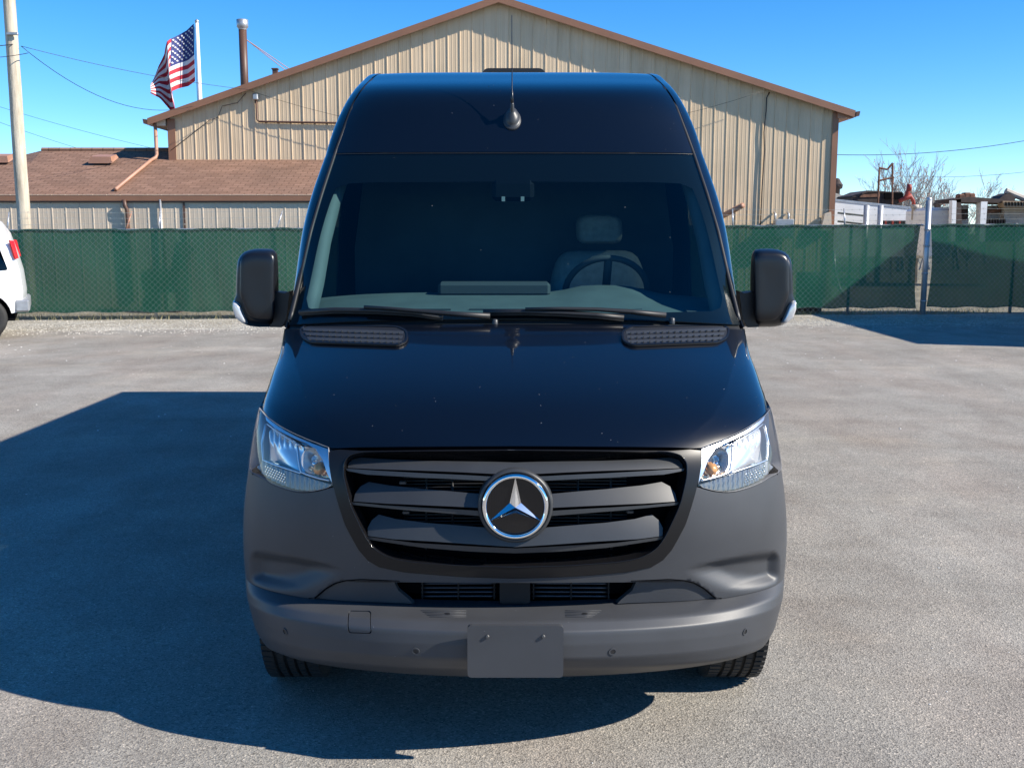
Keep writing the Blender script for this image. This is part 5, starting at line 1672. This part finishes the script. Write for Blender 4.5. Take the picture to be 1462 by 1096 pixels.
mk("aerial_foot", vs, fs, M["slat"], aer, True)
p0 = AM @ Vector((0, 0.034, 0.08))
top = Vector((-0.012, p0.y+0.12, 0)); top.z = vz(22, top.y)
MB().tube([p0, p0.lerp(top, 0.12), p0.lerp(top, 0.14), top], [0.0085, 0.0055, 0.0028, 0.0016], 8).build("whip", M["mirror_plastic"], aer, True)

# ---- wipers
def gp(px, py, off): return S_glass.spot(px, py, off)
for nm, blade, arm, pivot in (("l", [(431, 449), (480, 446), (540, 447), (590, 450), (632, 456)], [(523, 443), (560, 445.5), (600, 449), (650, 453), (700, 456)], (707, 457)),
                              ("r", [(690, 449), (752, 448.5), (800, 450), (850, 453), (890, 457)], [(750, 446), (800, 445.5), (850, 446.5), (900, 450), (948, 455)], (958, 455))):
    wp = empty("wiper"); wp.parent = van
    pts = [gp(x, y, 0.014) for x, y in blade]
    MB().tube(pts, 0.012, 6).build("blade", M["black"], wp, True)
    pts = [gp(x, y+2, 0.008) for x, y in blade]
    MB().tube(pts, 0.006, 5).build("blade_rubber", M["rubber"], wp, True)
    pts = [gp(x, y+3, 0.032) for x, y in arm]
    MB().tube(pts, [0.007, 0.008, 0.009, 0.011, 0.013], 6).build("arm", M["black"], wp, True)
    q = gp(pivot[0], pivot[1]+2, 0.02)
    MB().lathe([(0.012, -0.03), (0.012, -0.008), (0.008, -0.004), (0.0005, -0.003)], Matrix.Translation(q), 14).build("pivot_cap", M["slat"], wp, True)

# ---- door mirrors
mo = [(1076, 360), (1080, 356), (1095, 355), (1110, 355.5), (1122, 359), (1128.5, 366), (1131, 378), (1132, 400), (1132.5, 424), (1136, 430), (1137, 441), (1132, 456), (1119, 465), (1103, 467.5), (1080, 467), (1075, 462), (1073.5, 445), (1073, 400), (1074, 372)]
sg = [(1127.5, 436), (1132, 430.5), (1138.8, 428.5), (1139, 440), (1134, 455), (1121, 464.5), (1116.5, 462), (1122, 450)]
ar = [(1054, 415), (1061, 418), (1070, 416.5), (1080, 416), (1082, 466), (1066, 466.5), (1059, 455)]
dm = [(1077.5, 366), (1084, 361), (1110, 361), (1121, 364), (1126.5, 372), (1127, 420), (1117, 448), (1106, 457), (1082, 458.5), (1077.5, 452)]
VM = 1.45
for sgn in (1, -1):
    mr = empty("door_mirror"); mr.parent = van
    def mp(L, v): 
        out = []
        for px, py in L:
            yv = (548-py)/FPX; k = (D0+v)/(CP+yv*SP)
            out.append((sgn*(px-AX)/FPX*k, CAM_H+(-SP+yv*CP)*k))
        return out
    V, F = pillow(resample(round_poly(mp(mo, VM+.09), 0.02, 3), 56), 0.10, 0.006, 7)
    V = [(x, y+VM+(0.03 if False else 0)+0.25*max(0, (abs(x)-0.95))*0.3, z) for x, y, z in V]
    F = F if sgn > 0 else [f[::-1] for f in F]
    mk("housing", V, F, M["mirror_plastic"], mr, True)
    V, F = pillow(resample(round_poly(mp(dm, VM), 0.012, 3), 48), 0.012, -0.002, 4, False)
    V = [(x, y+VM-0.014, z) for x, y, z in V]
    mk("face_cap", V, F if sgn > 0 else [f[::-1] for f in F], M["mirror_plastic"], mr, True)
    V, F = pillow(resample(round_poly(mp(sg, VM), 0.006, 2), 40), 0.05, 0.002, 5)
    V = [(x, y+VM-0.004, z) for x, y, z in V]
    mk("turn_signal", V, F if sgn > 0 else [f[::-1] for f in F], M["signal"], mr, True)
    mb = MB(); mb.prism(mp(ar, VM+0.08), VM+0.05, VM+0.15); mb.build("mirror_arm", M["black"], mr)
    V, F = pillow(resample(round_poly([(sgn*a, b) for a, b in [(1.09, 1.45), (1.22, 1.45), (1.22, 1.72), (1.09, 1.72)]], 0.03, 3), 40), -0.01, 0, 3, False)
    mk("mirror_glass", [(x, y+VM+0.135, z) for x, y, z in V], F if sgn < 0 else [f[::-1] for f in F], M["chrome"], mr, True)

# ---- cab interior seen through the glass
dz_ = 1.43
prof_d = [(1.12, 0.5), (1.13, 1.415), (1.30, 1.455), (1.45, 1.475), (1.62, 1.50), (1.74, 1.515), (1.80, 1.50), (1.84, 1.42), (1.86, 1.0)]
V = []; F = []
xs = np.linspace(-0.95, 0.95, 25)
for x in xs:
    e = 1-(abs(x)/0.95)**4
    for (v, z) in prof_d:
        b_ = 0.035*math.exp(-((x-0.44)/0.2)**4) if v > 1.55 else 0.012*math.exp(-((x-0.44)/0.22)**4)
        V.append((x, v+0.18*(1-e) if v < 1.5 else v, z-0.03*(1-e)+b_*(1 if z > 1.1 else 0)))
n = len(prof_d)
for i in range(len(xs)-1):
    for j in range(n-1): F.append((i*n+j, (i+1)*n+j, (i+1)*n+j+1, i*n+j+1))
dash = mk("dashboard", V, F, M["trim_grey"], van, True)
MB().bbox((-0.36, 1.66, 1.50), (0.17, 1.80, 1.565), 0.014).build("display_hood", M["interior"], dash)
for s in (-1, 1):
    MB().bbox((0.83*s-0.08, 1.34, 1.415), (0.83*s+0.08, 1.44, 1.455), 0.012).build("demister_vent", M["interior"], dash)
mb = MB()
for x0 in (-0.62, -0.2, 0.22):
    mb.box((x0, 1.33, 1.459), (x0+0.34, 1.338, 1.466))
mb.build("dash_seam", M["interior"], dash)
# steering wheel
cs = Vector((0.46, 1.98, 1.50)); tilt = Matrix.Translation(cs) @ Matrix.Rotation(math.radians(-58), 4, 'X')
pts = [tilt @ Vector((0.205*math.cos(a), 0.205*math.sin(a), 0)) for a in np.linspace(0, 2*math.pi, 41)]
sw = MB().tube(pts, 0.016, 8, cap=False).build("steering_wheel", M["interior"], van, True)
mb = MB()
for a in (0, math.pi, -math.pi/2):
    mb.tube([tilt @ Vector((0, 0, 0.02)), tilt @ Vector((0.2*math.cos(a), 0.2*math.sin(a), 0))], 0.02, 6)
mb.build("spokes", M["interior"], sw, True)
# seats
for sx in (0.46,):
    st = empty("seat"); st.parent = van
    w2 = 0.26
    bo = round_poly([(sx-w2, 1.0), (sx+w2, 1.0), (sx+w2*1.02, 1.55), (sx+w2*0.80, 1.70), (sx-w2*0.80, 1.70), (sx-w2*1.02, 1.55)], 0.07, 4)
    V, F = pillow(resample(bo, 60), 0.10, 0.01, 6)
    mk("seat_back", [(x, 2.30+y+(z-1.0)*0.16, z) for x, y, z in V], F, M["seat"], st, True)
    ho = round_poly([(sx-0.12, 1.735), (sx+0.13, 1.735), (sx+0.125, 1.87), (sx+0.07, 1.895), (sx-0.07, 1.895), (sx-0.125, 1.87)], 0.05, 4)
    V, F = pillow(resample(ho, 48), 0.08, 0.01, 6)
    mk("headrest", [(x, 2.40+y, z) for x, y, z in V], F, M["seat"], st, True)
    MB().bbox((sx-w2, 1.85, 0.85), (sx+w2, 2.42, 1.02), 0.05).build("seat_cushion", M["seat"], st)
mb = MB().prism([(-.94, .46), (.94, .46), (.94, 1.7), (.88, 2.1), (.72, 2.55), (-.72, 2.55), (-.88, 2.1), (-.94, 1.7)], 2.95, 2.99); mb.build("bulkhead", M["bulkhead"], van)
mb = MB().box((-0.80, 1.98, 2.10), (0.80, 2.95, 2.13)); mb.build("headliner", M["trim_grey"], van)
for s in (-1, 1):
    # sun visors and inner pillar trims
    vz_ = [S_glass.spot(AX+s*px, py, -0.03) for px, py in ((60, 232), (245, 236), (258, 252), (60, 254))]
    o2 = [p+Vector((0, 0.02, 0)) for p in vz_]
    MB().add(vz_+o2, [(0, 1, 2, 3), (7, 6, 5, 4), (0, 4, 5, 1), (1, 5, 6, 2), (2, 6, 7, 3), (3, 7, 4, 0)]).build("sun_visor", M["interior"], van)
    pts = [S_glass.P(np.array(s*a*0.985), np.array(t))-S_glass.N(np.array(s*a), np.array(t))*0.07 for a, t in pg]
    MB().tube([Vector(p) for p in pts], [0.05]*len(pts), 8).build("pillar_trim", M["trim_grey"], van, True)
q = S_glass.spot(733, 262, -0.045)
MB().bbox(q-Vector((.10, .03, .05)), q+Vector((.10, .05, .05)), .02).build("camera_cover", M["frit"], van)
for dx in (-0.045, 0.045):
    MB().box(q+Vector((dx-.008, -.036, -.05)), q+Vector((dx+.008, -.0315, -.028))).build("camera_window", M["seat"], van)
